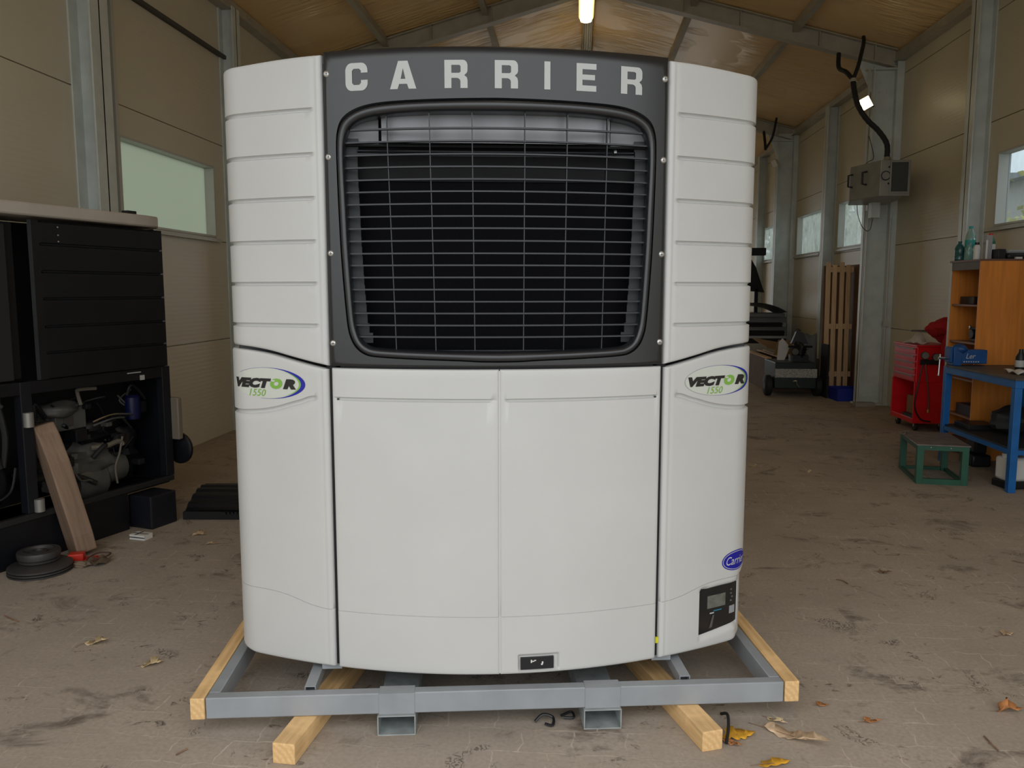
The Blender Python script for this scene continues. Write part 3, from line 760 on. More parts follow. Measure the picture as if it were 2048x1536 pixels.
# badges
def map_poly(mb, vs, fs, side, key, sfun, zfun, d):
    ids = [mb.p(wrap(side, key, sfun(u, v), zfun(u, v), d)) for u, v in vs]
    for f in orient(vs, fs): mb.face([ids[k] for k in f] )
def vector_badge(side, parent):
    mb = MB(); key = 'lo'
    # A = horizontal coordinate reading left to right, in metres; s measured from the unit's centre
    if side < 0: A0 = -1.118; sc = lambda a: -(A0 + a)       # a from outer edge inwards
    else: A0 = .762; sc = lambda a: A0 + a
    L, H, zc = .352, .062, 1.337
    def pt(a, z, d): return wrap(side, key, sc(a), z, d)
    def ell(mb, cx, rx, rz, d, n=40, zc=zc, k=5):
        c = mb.p(pt(cx, zc, d)); prev = None
        for r in range(1, k + 1):
            ring = [mb.p(pt(cx + rx * r / k * cos(2 * pi * j / n), zc + rz * r / k * sin(2 * pi * j / n), d)) for j in range(n)]
            for j in range(n):
                if prev is None: mb.face([c, ring[j], ring[(j + 1) % n]])
                else: mb.face([prev[j], ring[j], ring[(j + 1) % n], prev[(j + 1) % n]])
            prev = ring
    def cres(mb, cx, rx, rz, a0, a1, wf, d, n=48):
        prev = None
        for j in range(n + 1):
            a = R_(a0 + (a1 - a0) * j / n); w = wf(j / n)
            p = mb.p(pt(cx + rx * cos(a), zc + rz * sin(a), d)); q = mb.p(pt(cx + (rx - w) * cos(a), zc + (rz - w * .55) * sin(a), d))
            if prev: mb.face([prev[0], p, q, prev[1]])
            prev = (p, q)
    mb.use(pillm); ell(mb, L / 2, L / 2 - .004, H - .002, .0008)
    mb.use(bluel); cres(mb, L / 2, L / 2, H, -100, 140, lambda t: .0012 + .019 * max(0, sin(pi * min(1, max(0, (t - .05) / .75)))) ** 1.6, .0016)
    mb.use(greenl); cres(mb, L / 2, L / 2 - .019, H - .006, -62, 62, lambda t: .0095 * sin(pi * t) ** 1.3, .0016)
    if side > 0:
        mb.use(seam); cres(mb, L / 2, L / 2, H, 135, 262, lambda t: .0012, .0016)
    vs, fs = text_mesh('VECT', shear=.25, offset=.08); a1, a2 = .010, .197
    if side > 0: a1, a2 = .016, .205
    w2 = a2 - a1
    mb.use(inkm)
    map_poly(mb, vs, fs, side, key, lambda u, v: sc(a1 + w2 * u), lambda u, v: 1.316 + .040 * v + .0, .0022)
    vs, fs = text_mesh('O', shear=.15, offset=.085); mb.use(greenl)
    map_poly(mb, vs, fs, side, key, lambda u, v: sc(a2 - .006 + .058 * u), lambda u, v: 1.315 + .042 * v, .0022)
    mb.use(pillm); vs, fs = [(0, 0), (.5, 0), (.5, 1), (0, 1)], [[0, 1, 2, 3]]
    map_poly(mb, vs, fs, side, key, lambda u, v: sc(a2 + .002 + .030 * u), lambda u, v: 1.344 + .006 * v, .0026)
    vs, fs = text_mesh('R', shear=.25, offset=.075); mb.use(inkm)
    map_poly(mb, vs, fs, side, key, lambda u, v: sc(a2 + .054 + .060 * u), lambda u, v: 1.316 + .040 * v, .0022)
    vs, fs = text_mesh('1550', shear=.28, offset=.004); mb.use(greenl)
    b1 = .088 if side < 0 else .112
    map_poly(mb, vs, fs, side, key, lambda u, v: sc(b1 + .082 * u), lambda u, v: 1.284 + .028 * v, .0022)
    mb.build('model_badge', parent, smooth=False, label='oval badge with dark italic lettering and a blue and green crescent')
vector_badge(-1, LL); vector_badge(1, LR)
# blue oval badge
mb = MB()
def oval(mb, cs, cz, rx, rz, d, n=40, k=6):
    c = mb.p(wrap(1, 'lo', cs, cz, d)); prev = None
    for r in range(1, k + 1):
        ring = [mb.p(wrap(1, 'lo', cs + rx * r / k * cos(2 * pi * j / n), cz + rz * r / k * sin(2 * pi * j / n), d)) for j in range(n)]
        for j in range(n):
            if prev is None: mb.face([c, ring[j], ring[(j + 1) % n]])
            else: mb.face([prev[j], ring[j], ring[(j + 1) % n], prev[(j + 1) % n]])
        prev = ring
BC = 1.070
mb.use(bluel); oval(mb, BC, .558, .088, .044, .001)
mb.use(lettm); oval(mb, BC, .558, .083, .0395, .0014)
mb.use(bluel); oval(mb, BC, .558, .080, .0368, .0018)
vs, fs = text_mesh('Carrier', shear=.3, offset=.004); mb.use(lettm)
map_poly(mb, vs, fs, 1, 'lo', lambda u, v: BC - .064 + .128 * u, lambda u, v: .541 + .036 * v, .0024)
mb.build('brand_badge', LR, smooth=False, label='blue oval badge with white script')

# control panel
def wrap_rect(mb, s0, s1, z0, z1, d, d0=None, n=10, skew=0.):
    f = lambda u, v, dd: wrap(1, 'lo', s0 + (s1 - s0) * u, z0 + (z1 - z0) * v + skew * (u - .5) * (1 - v), dd)
    mb.grid(lambda u, v: f(u, v, d), n, 4)
    if d0 is not None:
        mb.grid(lambda u, v: f(u, 1, d - (d - d0) * v), n, 1); mb.grid(lambda u, v: f(u, 0, d - (d - d0) * v), n, 1, flip=True)
        mb.grid(lambda u, v: f(0, u, d - (d - d0) * v), 1, 1); mb.grid(lambda u, v: f(1, u, d - (d - d0) * v), 1, 1, flip=True)
panelm = mat('gloss_black_panel', (.012, .012, .013), .2)
mb = MB().use(panelm); wrap_rect(mb, CS0 + .002, CS1 - .004, .270, .455, -.010, -.03, 14, .024)
CP = mb.build('control_panel', U, label='black control panel with a small display')
mb = MB().use(mat('display_glass', (.13, .135, .115), .15, var=.25, vscale=30.)); wrap_rect(mb, CS0 + .045, CS0 + .145, .365, .420, -.0085, -.012); mb.build('display', CP)
for (a, z) in ((.172, .425), (.172, .408), (.180, .392), (.172, .376)):
    mb = MB().use(oldgrey); wrap_rect(mb, CS0 + a, CS0 + a + .010, z, z + .007, -.007, -.012, 2); mb.build('button', CP)
mb = MB().use(mat('teal_print', (.02, .17, .25), .4)); wrap_rect(mb, CS0 + .080, CS0 + .125, .348, .353, -.0085, -.010, 4)
mb.use(lettm); wrap_rect(mb, CS0 + .060, CS0 + .082, .340, .345, -.0085, -.010, 4); mb.build('printed_mark', CP, smooth=False)
mb = MB().use(oldgrey)
p = [wrap(1, 'lo', CS0 + q[0], q[1], -.0080) for q in ((.055, .278), (.072, .280), (.084, .332), (.074, .334))]
ids = [mb.p(q) for q in p]; mb.face(ids); mb.build('handle', CP, smooth=False)
mb = MB().use(shroudm); wrap_rect(mb, CS0 + .170, CS0 + .205, .322, .355, -.008, -.012, 4); mb.build('key_switch', CP)

# yellow tag in the right gap, feet
mb = MB(); mb.box(.643, .656, .115, .122, .262, .287); mb.build('yellow_tag', U, m=mat('yellow_tape', (.62, .60, .02), .5), smooth=False)
for sg in (-1, 1):
    mb = MB(); x = sg * .675; mb.box(x - .04, x + .04, .14, .30, .176, .184); mb.box(x - .04, x + .04, .14, .146, .184, .21); mb.box(x - sg * .04 - .003, x - sg * .04 + .003, .14, .3, .184, .21)
    mb.build('mounting_foot', U, m=greysteel, smooth=False, bevel=.001)

# ------------------------------------------------------------------ steel skid
FR = thing('steel_skid', 'grey painted welded steel skid under the white refrigeration unit', 'skid', (-.290, 3.003, 0), R_(7.93))
mb = MB(); mb.box(-1.121, 1.121, -.052, -.006, .081, .165); mb.build('front_bar', FR, m=greysteel, bevel=.004)
mb = MB(); mb.box(-1.121, 1.121, .58, .63, .081, .165); mb.build('rear_bar', FR, m=greysteel, bevel=.004)
for sg in (-1, 1):
    a, b = sorted((sg * 1.121, sg * 1.078)); mb = MB(); mb.box(a, b, -.006, .58, .081, .165); mb.build('side_bar', FR, m=greysteel, bevel=.003)
def hollow(mb, x0, x1, y0, y1, z0, z1, t):
    mb.box(x0, x1, y0, y1, z0, z0 + t); mb.box(x0, x1, y0, y1, z1 - t, z1); mb.box(x0, x0 + t, y0, y1, z0 + t, z1 - t); mb.box(x1 - t, x1, y0, y1, z0 + t, z1 - t)
for sg in (-1, 1):
    mb = MB(); x = sg * .737; hollow(mb, x - .021, x + .021, -.002, .58, .134, .176, .003); mb.use(blackm) if False else None
    mb.box(x - .018, x + .018, .05, .06, .137, .173); mb.build('cross_tube', FR, m=greysteel, smooth=False)
for a, b in ((-.474, -.328), (.324, .472)):
    mb = MB(); hollow(mb, a, b, -.068, .62, .0, .080, .0045); mb.build('fork_pocket', FR, m=greysteel2, smooth=False, bevel=.0015)
    mb = MB(); mb.box(a + .006, b - .004, -.0545, -.052, .0805, .1665); mb.box(a + .006, b - .004, -.0545, .0, .165, .1675); mb.build('saddle_plate', FR, m=greysteel, smooth=False)

def beam(name, label, p0, p1, w, z0, z1, m=pine, group=None, cat='timber'):
    d = Vector((p1[0] - p0[0], p1[1] - p0[1])); L = d.length; a = math.atan2(-d.x, d.y) + R_(7.93)
    base = Matrix.Rotation(R_(7.93), 4, 'Z') @ Vector((p0[0], p0[1], 0)) + Vector((-.290, 3.003, 0))
    mb = MB(); mb.box(-w / 2, w / 2, 0, L, 0, z1 - z0)
    o = mb.build(name, m=m, bevel=.004, smooth=False, loc=(base.x, base.y, z0), rot=(0, 0, a)); tag(o, label, cat, group); return o
beam('timber_beam', 'pine beam running alongside the left end of the grey skid', (-1.151, -.056), (-1.151, .70), .054, .081, .166)
beam('timber_beam', 'pine beam running alongside the right end of the grey skid', (1.155, -.052), (1.155, .70), .058, .081, .166)
beam('timber_beam', 'slanted pine bearer on the floor under the left part of the skid', (-.792, -.235), (-.58, .70), .086, 0, .079)
beam('timber_beam', 'slanted pine bearer on the floor under the right part of the skid', (.780, -.240), (.585, .70), .083, 0, .079)

# ------------------------------------------------------------------ lamps of the hall, some unseen and added for light
lampglow = mat('lamp_glow', (1, .95, .8), .4, emit=(1, .84, .55), estr=8.)
lamprim = mat('lamp_rim', (.9, .8, .4), .3, emit=(1, .70, .22), estr=1.5)
def tube_lamp(y, label, x=.065, z=4.66, L=1.25):
    t = thing('hanging_lamp', label, 'lamp', (x, y, z), 0, 'lamps hanging under the ridge')
    def pr(r): 
        p = []
        for a in range(0, 181, 15): p.append((r * cos(R_(a)), .0 + L / 2 + r * sin(R_(a))))
        for a in range(180, 361, 15): p.append((r * cos(R_(a)), -L / 2 + r * sin(R_(a))))
        return p
    mb = MB(); mb.prism([(q[0], q[1]) for q in pr(.080)], -.02, .07); mb.build('lamp_cover', t, m=lamprim, bevel=.02)
    mb = MB(); mb.prism([(q[0], q[1]) for q in pr(.062)], -.045, -.02); mb.build('lamp_tube', t, m=lampglow, bevel=.01)
    for yy in (-.4, .4):
        mb = MB(); mb.tube([(0, yy, .07), (0, yy, 6.15 - z)], .004, 6); mb.build('hanger', t, m=darktrim)
tube_lamp(8.6, 'glowing capsule lamp hanging under the ridge at the top edge of the photo')
for y, w_ in ((3.4, 'above the white unit, nearest the open gate'), (14.5, 'deeper in the hall hidden behind the white unit'), (20.5, 'farthest from the open gate')): tube_lamp(y, 'added unseen glowing capsule lamp under the ridge ' + w_, z=5.4)  # unseen lamps, added to brighten the hall and its ceiling
def flood(x, y, z, lit, label, rot, arm):
    t = thing('flood_lamp', label, 'lamp', (x, y, z))
    mb = MB(); mb.prism_x([(-.05, -.06), (.0, -.085), (.0, .085), (-.05, .06)], -.08, .08)
    o = mb.build('lamp_housing', t, m=raftm, smooth=False, bevel=.006, rot=rot)
    mb = MB(); mb.box(-.072, .072, .001, .006, -.074, .074); mb.build('lamp_lens', t, m=(mat('flood_glow', (1, .95, .8), .4, emit=(1, .85, .5), estr=12.) if lit else mat('unlit_lens', (.8, .8, .75), .2)), smooth=False, rot=rot)
    mb = MB(); mb.tube([(0, 0, 0), (arm[0] * .4, arm[1] * .4, arm[2] + .02), arm], .014, 8); mb.build('bracket', t, m=darktrim)
    return t
flood(4.0, 12.05, 4.31, True, 'lit square flood lamp on the main right column behind the dark hose', (R_(-20), R_(25), R_(150)), (.21, .30, .02))
flood(4.06, 17.6, 4.33, False, 'unlit white faced flood lamp on the column farther back', (R_(-25), R_(10), R_(115)), (.15, .30, .02))
flood(-3.6, 12.2, 4.31, True, 'added lit flood lamp on the left column, unseen behind the white unit', (R_(-25), 0, R_(-130)), (-.19, .15, .02))  # unseen flood, added to raise the light inside the hall

# ------------------------------------------------------------------ wall filter box with hose
B = thing('extraction_box', 'grey metal fume filter box with a dial and two handles, fixed to the right column', 'filter box', (0, 0, 0))
boxm = mat('filter_box_grey', (.27, .265, .23), .4, metal=.1, var=.1)
poly = [(3.735, 11.72), (3.925, 11.12), (4.305, 11.12), (4.42, 12.28), (3.9, 12.28)]
mb = MB(); mb.prism(poly, 2.93, 3.39); mb.build('housing', B, m=boxm, bevel=.006, smooth=False)
mb = MB(); mb.box(4.06, 4.27, 11.112, 11.1195, 2.985, 3.36); mb.build('vent_grille', B, m=mat('dark_filter', (.05, .055, .05), .7, bump=.6, bscale=120.), smooth=False)
mb = MB(); mb.box(4.04, 4.29, 11.105, 11.119, 2.965, 2.985); mb.box(4.04, 4.29, 11.105, 11.119, 3.36, 3.375); mb.box(4.27, 4.29, 11.105, 11.119, 2.985, 3.36); mb.box(4.04, 4.06, 11.105, 11.119, 2.985, 3.36); mb.build('grille_rim', B, m=boxm, smooth=False)
d = Vector((3.925 - 3.735, 11.12 - 11.72, 0)).normalized(); nrm = Vector((d.y, -d.x, 0)); nrm = -nrm if nrm.y > 0 else nrm
def onf(u, z, o=0.): q = Vector((3.735, 11.72, z)) + d * u + nrm * o; return (q.x, q.y, q.z)
for u in (.06, .36):
    mb = MB(); mb.tube([onf(u, 3.28, 0), onf(u - .03, 3.27, .05), onf(u - .03, 3.12, .05), onf(u, 3.11, 0)], .014, 8); mb.build('handle', B, m=black)
mb = MB(); q = (3.99, 11.105, 3.19); mb.lathe([(.062, .0), (.062, -.010), (.055, -.012)], (q[0], 11.119, q[2]), 'Y', 24); dl = mb.build('dial', B, m=black)
mb = MB(); mb.lathe([(.048, -.0125), (.048, -.014)], (q[0], 11.119, q[2]), 'Y', 24); mb.build('dial_face', dl, m=boxm)
for z in (3.30, 3.09):
    mb = MB(); mb.lathe([(.012, 0), (.012, -.012), (.006, -.018)], (4.03, 11.119, z), 'Y', 12); mb.build('knob', B, m=black)
mb = MB(); mb.lathe([(.13, 0), (.12, .02), (.05, .05), (.04, .09)], (4.12, 11.45, 3.39), 'Z', 20); mb.build('hose_collar', B, m=mat('tin_collar', (.3, .28, .22), .4, metal=.5))
mb = MB(); mb.box(4.10, 4.22, 11.9, 12.02, 2.72, 2.93); mb.build('switch_box', B, m=colm, smooth=False)
H = thing('fume_hose', 'dark ribbed hose curving from the grey filter box up to the rafter with a fork', 'hose', (0, 0, 0))
pts = catmull([(4.12, 11.47, 3.475), (4.12, 11.5, 3.66), (4.02, 11.55, 3.84), (3.88, 11.6, 4.0), (3.77, 11.65, 4.2), (3.725, 11.7, 4.42), (3.72, 11.75, 4.58)], 6)
mb = MB(); mb.tube(pts, [.034 + .003 * (k % 2) for k in range(len(pts))], 10); mb.build('main_hose', H, m=rubber)
mb = MB(); mb.tube(catmull([(3.72, 11.75, 4.56), (3.67, 11.9, 4.70), (3.66, 12.2, 4.84), (3.68, 12.3, 5.06)], 6), .03, 10); mb.build('branch_hose', H, m=rubber)
mb = MB(); mb.tube(catmull([(3.72, 11.75, 4.56), (3.78, 11.75, 4.74), (3.85, 11.85, 4.95), (3.92, 12.0, 5.12), (3.93, 12.05, 5.21)], 6), .026, 10); mb.build('branch_hose', H, m=rubber)
mb = MB(); mb.lathe([(.05, 0), (.05, .02), (.03, .05)], (3.72, 11.74, 4.53), 'Z', 12); mb.build('hose_clamp', H, m=raftm)
H2 = thing('fume_hose', 'dark forked hose hanging from the rafter near the far right column', 'hose', (0, 0, 0))
mb = MB(); mb.tube(catmull([(3.85, 17.5, 4.6), (3.85, 17.6, 4.8), (3.9, 17.95, 5.04)], 5), .028, 8); mb.tube(catmull([(3.85, 17.5, 4.62), (3.98, 17.5, 4.85), (4.05, 17.5, 5.235)], 5), .024, 8); mb.build('main_hose', H2, m=rubber)
for pts_, lab in (([(4.14, 12.26, 3.9), (4.2, 12.2, 3.6), (4.1, 12.1, 3.52), (3.9, 11.8, 3.40)], 'thin wire looping down to the top of the grey filter box'), ([(4.0, 12.2, 2.93), (4.02, 12.2, 2.78), (4.1, 12.2, 2.60), (4.2, 12.2, 2.58), (4.24, 12.2, 2.9)], 'thin wire loop hanging under the grey filter box')):
    mb = MB(); mb.tube(catmull(pts_, 6), .005, 6); tag(mb.build('wire_loop', m=black), lab, 'wire')

# ------------------------------------------------------------------ orange cabinet
CAB = thing('storage_cabinet', 'tall orange wood-effect open cabinet against the right wall behind the blue workbench', 'cabinet', (0, 0, 0))
cx0, cx1, cy0, cy1, cz = 3.94, 4.50, 8.34, 8.97, 2.01
mb = MB(); mb.box(cx0, cx1, cy0, cy0 + .018, 0, cz - .02); mb.build('side_panel', CAB, m=orangew, smooth=False, bevel=.001)
mb = MB(); mb.use(orangew).box(cx0 + .004, cx1, cy1 - .018, cy1, 0, cz - .02); mb.use(paletrim).box(cx0 - .004, cx0 + .004, cy1 - .022, cy1 + .004, 0, cz - .02); mb.build('side_panel', CAB, smooth=False)
mb = MB(); mb.box(cx1 - .01, cx1 - .002, cy0 + .018, cy1 - .018, 0, cz - .02); mb.build('back_panel', CAB, m=orangew, smooth=False)
mb = MB().use(mat('cabinet_top', (.16, .075, .05), .5)); mb.box(cx0 - .01, cx1, cy0, cy1 + .01, cz - .02, cz); mb.use(paletrim); mb.build('top_panel', CAB, smooth=False)
mb = MB(); mb.box(cx0, cx0 + .016, cy0 + .018, cy1 - .018, cz - .10, cz - .02); mb.build('header_board', CAB, m=mat('grey_board', (.14, .12, .10), .6), smooth=False)
shf = mat('shelf_board', (.26, .12, .075), .5)
for z in (1.56, 1.18, .80, .42, .08):
    mb = MB(); mb.box(cx0 + .02, cx1 - .01, cy0 + .018, cy1 - .018, z - .018, z); mb.build('shelf', CAB, m=shf, smooth=False)
def shelf_item(name, label, cat, mbx, m=None, **k): o = mbx.build(name, m=m, **k); tag(o, label, cat); return o
mb = MB(); mb.box(4.02, 4.3, 8.60, 8.90, 1.561, 1.64); shelf_item('storage_tray', 'flat dark tray on the top shelf inside the orange cabinet', 'tray', mb, mat('dark_brown', (.025, .014, .010), .5), bevel=.004)
mb = MB().use(shroudm); mb.tube([(4.05, 8.42, 1.575), (4.12, 8.56, 1.60)], .012, 8); mb.use(chrome).box(4.02, 4.06, 8.40, 8.46, 1.561, 1.585); shelf_item('hand_tool', 'small shiny tool beside the dark tray on the top shelf of the cabinet', 'tool', mb)
mb = MB().use(black); mb.box(4.03, 4.25, 8.42, 8.66, 1.181, 1.33); mb.lathe([(.05, 0), (.05, .04)], (4.0, 8.58, 1.26), 'X', 16); mb.use(chrome).box(4.02, 4.04, 8.66, 8.68, 1.30, 1.345); shelf_item('cordless_tool', 'black power tool on the second shelf of the orange cabinet', 'power tool', mb, bevel=.006)
mb = MB().blob((4.12, 8.60, .87), (.10, .12, .05), seed=3); shelf_item('work_gloves', 'dark crumpled cloth on the shelf behind the workbench top edge', 'cloth', mb, mat('dark_cloth', (.035, .018, .018), .9))
mb = MB(); mb.box(4.0, 4.3, 8.40, 8.80, .421, .53); shelf_item('parts_box', 'dark purple box on the lower shelf of the orange cabinet', 'box', mb, mat('purple_box', (.03, .018, .03), .6), bevel=.004)
mb = MB(); mb.box(4.02, 4.3, 8.42, 8.9, .081, .17); shelf_item('folded_paper_stack', 'reddish stack lying at the bottom of the orange cabinet', 'paper stack', mb, mat('red_brown', (.10, .03, .02), .7), bevel=.004)

# things on top of the cabinet
bottm = mat('green_pet', (.50, .80, .76), .12, trans=.75)
labm = mat('teal_label', (.04, .33, .30), .5)
darkpet = mat('dark_green_pet', (.02, .09, .09), .2, var=.6, vscale=40.)
def bottle(name, label, x, y, z, r, h, m, cap, lab=None, rot=None):
    t = thing(name, label, 'bottle', (x, y, z))
    mb = MB(); mb.lathe([(r * .8, 0), (r, .012), (r, h * .25), (r * .92, h * .30), (r, h * .36), (r, h * .62), (r * .80, h * .76), (r * .36, h * .90), (r * .32, h * .95)], n=20); mb.build('bottle_body', t, m=m)
    mb = MB(); mb.lathe([(r * .40, h * .93), (r * .42, h), (r * .3, h * 1.0)], n=14); mb.build('cap', t, m=cap)
    if lab: mb = MB(); mb.lathe([(r * 1.015, h * .38), (r * 1.015, h * .60)], n=20); mb.build('label_band', t, m=lab)
    return t
bottle('water_bottle', 'clear green plastic bottle with a teal label standing tallest on the orange cabinet', 4.04, 8.80, cz, .050, .35, bottm, labm, labm)
bottle('water_bottle', 'dark squat plastic bottle at the left edge of the orange cabinet top', 3.975, 8.88, cz, .048, .20, darkpet, darkpet)
mb = MB().use(bottm).blob((4.0, 8.72, cz + .09), (.028, .035, .09), seed=5, amp=.2); tag(mb.build('crumpled_bag'), 'crumpled clear film bag in front of the tall bottle', 'bag')
mb = MB().use(whitep); mb.lathe([(.03, 0), (.031, .13), (.02, .15)], (4.025, 8.62, cz), n=18); mb.use(black).lathe([(.02, .15), (.021, .175)], (4.025, 8.62, cz), n=14); tag(mb.build('glue_can'), 'small white can with a black cap on the cabinet top', 'can')
mb = MB().use(mat('can_grey', (.34, .33, .33), .35)); mb.box(4.055, 4.115, 8.50, 8.56, cz, cz + .24); mb.use(whitep).box(4.052, 4.070, 8.492, 8.50, cz + .0, cz + .19); tag(mb.build('grey_carton', bevel=.003), 'narrow upright grey carton on the cabinet top', 'carton')
t = bottle('oil_bottle', 'green bottle with a red cap behind the grey carton on the cabinet', 4.20, 8.72, cz, .048, .27, mat('green_bottle', (.02, .14, .07), .3), red, whitep)
mb = MB(); mb.tube(catmull([(4.06, 8.6, cz + .27), (4.10, 8.6, cz + .285), (4.14, 8.6, cz + .25), (4.19, 8.6, cz + .17), (4.22, 8.6, cz + .12), (4.17, 8.6, cz + .115)], 5), .004, 6); mb.build('wire_clip', t, m=whitep)
mb = MB().use(black); mb.box(4.125, 4.20, 8.40, 8.60, cz, cz + .10); tag(mb.build('small_case', bevel=.006), 'small black case next to the grey carton', 'case')
t = thing('laptop_bag', 'black and silver flat bag with a loop handle lying on the orange cabinet', 'bag', (4.33, 8.50, cz))
mb = MB().use(black); mb.box(-.12, .13, -.12, .12, 0, .055); mb.build('bag_body', t, bevel=.02)
mb = MB().use(shroudm); mb.box(-.12, .12, -.11, .11, .056, .088); mb.build('flap', t, bevel=.014)
mb = MB(); mb.tube(catmull([(.12, -.05, .06), (.17, -.04, .065), (.2, 0, .03), (.19, .04, .01)], 5), .008, 8); mb.build('loop_handle', t, m=black)
mb = MB(); mb.box(4.27, 4.33, 8.345, 8.375, cz, cz + .018); tag(mb.build('paper_tag', m=whitep), 'small white paper tag at the front edge of the cabinet top', 'tag')

# ------------------------------------------------------------------ blue workbench
WB = thing('workbench', 'blue steel workbench with a dark worn top at the right edge', 'workbench', (0, 0, 0))
bx0, bx1, by0, by1, bz = 3.64, 4.42, 6.98, 8.32, .975
mb = MB(); mb.box(bx0 - .01, bx1, by0 - .01, by1 - .06, bz - .02, bz); mb.build('bench_top', WB, m=benchtop, smooth=False, bevel=.002)
mb = MB(); mb.box(bx0, bx0 + .05, by0, by1, bz - .085, bz - .02); mb.box(bx1 - .05, bx1, by0, by1, bz - .085, bz - .02); mb.box(bx0 + .05, bx1 - .05, by0, by0 + .05, bz - .085, bz - .02); mb.box(bx0 + .05, bx1 - .05, by1 - .05, by1, bz - .085, bz - .02); mb.build('top_frame', WB, m=blue, smooth=False, bevel=.003)
for x in (bx0, bx1 - .06):
    for y in (by0, by1 - .06):
        mb = MB(); mb.box(x, x + .06, y, y + .06, 0, bz - .085); mb.build('leg', WB, m=blue, smooth=False, bevel=.003)
mb = MB().use(mat('shelf_dark', (.02, .022, .024), .6)); mb.box(bx0 + .02, bx1 - .02, by0 + .03, by1 - .03, .365, .38); mb.build('lower_shelf', WB, smooth=False)
mb = MB(); mb.box(bx0 + .005, bx0 + .04, by0 + .06, by1 - .06, .325, .365); mb.box(bx0 + .06, bx1 - .06, by0 + .005, by0 + .04, .325, .365); mb.build('shelf_rail', WB, m=blue, smooth=False)
V = thing('bench_vise', 'blue bench vise on the far left end of the blue workbench', 'vise', (bx0 + .06, by1 - .14, bz))
mb = MB(); mb.prism_x([(-.06, 0), (.08, 0), (.08, .09), (.06, .17), (-.05, .19), (-.07, .10)], -.06, .02); mb.box(.02, .26, -.05, .07, .02, .155); mb.blob((.02, 0, .16), (.07, .08, .05), seed=2, amp=.05); mb.build('vise_body', V, m=bluev, bevel=.008)
mb = MB(); mb.box(-.09, -.06, -.05, .07, .03, .18); mb.build('jaw', V, m=bluev, bevel=.006)
mb = MB(); mb.tube([(-.17, .01, .07), (-.06, .01, .07)], .014, 10); mb.tube([(-.16, .01, -.10), (-.155, .01, .10)], .008, 8); mb.blob((-.16, .01, -.10), (.012, .012, .012), 6, amp=0); mb.blob((-.155, .01, .10), (.012, .012, .012), 6, amp=0); mb.build('handle', V, m=chrome)
vs, fs = text_mesh('Ler', shear=.3); mb = MB(); 
ids = [mb.p((.06 + .09 * u, -.052, .07 + .05 * v)) for u, v in vs]
for f in orient(vs, fs): mb.face([ids[k] for k in f])
for k in range(7): mb.box(.04 + k * .022, .052 + k * .022, -.0525, -.0505, .035, .045)
mb.build('cast_mark', V, m=lettm, smooth=False)
mb = MB(); random.seed(4)
mb.grid(lambda u, v: (bx0 + .16 + .34 * u, by0 + .28 + .24 * v, bz + .004 + .03 * abs(sin(7 * u + 2 * v) * sin(5 * v + 3 * u)) + .012 * sin(13 * u)), 24, 16); tag(mb.build('work_rag', m=rag, solid=.004), 'crumpled pale rag lying on the dark bench top', 'rag')
t = thing('spray_bottle', 'black bottle with a white label standing at the right edge of the bench', 'bottle', (4.0, 7.62, bz))
mb = MB(); mb.lathe([(.04, 0), (.042, .01), (.042, .13), (.02, .17), (.018, .20)], n=18); mb.build('bottle_body', t, m=black)
mb = MB(); mb.lathe([(.0428, .04), (.0428, .10)], n=18); mb.build('label_band', t, m=lettm)
mb = MB().use(rubber); mb.blob((4.05, 7.75, .38 + .13), (.22, .18, .12), seed=8, amp=.12); tag(mb.build('black_tool_bag', m=rubber), 'bulky black bag on the lower shelf of the workbench', 'bag')
mb = MB().use(oldblack); mb.box(3.72, 4.0, 7.9, 8.2, .381, .43); tag(mb.build('flat_parts_tray', bevel=.005), 'flat dark tray at the far end of the bench shelf', 'tray')
mb = MB().use(black); mb.box(3.86, 3.98, 8.05, 8.25, .12, .36); mb.box(3.82, 4.0, 8.0, 8.28, 0.001, .12); tag(mb.build('black_canister', bevel=.02), 'black canister on the floor under the far end of the bench', 'canister')
t = thing('jerrycan', 'white plastic jerrycan on the floor behind the near bench leg', 'jerrycan', (3.80, 7.22, 0), R_(12))
mb = MB().use(whitep); mb.box(-.12, .14, -.09, .09, .06, .27); mb.build('can_body', t, bevel=.03)
mb = MB(); mb.tube(catmull([(-.04, 0, .26), (-.02, 0, .32), (.06, 0, .33), (.11, 0, .26)], 5), .016, 10); mb.build('handle', t, m=whitep)
mb = MB(); mb.lathe([(.025, .26), (.026, .30), (.0, .30)], (-.09, 0, 0), n=14); mb.build('cap', t, m=whitep)
mb = MB(); mb.box(-.13, .15, -.10, .10, 0, .065); mb.build('black_base', t, m=black, bevel=.01)

# notice pinned on cabinet side
mb = MB().use(paletrim); mb.box(4.40, 4.47, 8.328, 8.338, 1.60, 1.72); mb.use(black).box(4.412, 4.44, 8.326, 8.328, 1.63, 1.70); tag(mb.build('hanging_clipboard', smooth=False), 'small grey patterned pad hanging on the orange cabinet side', 'pad')

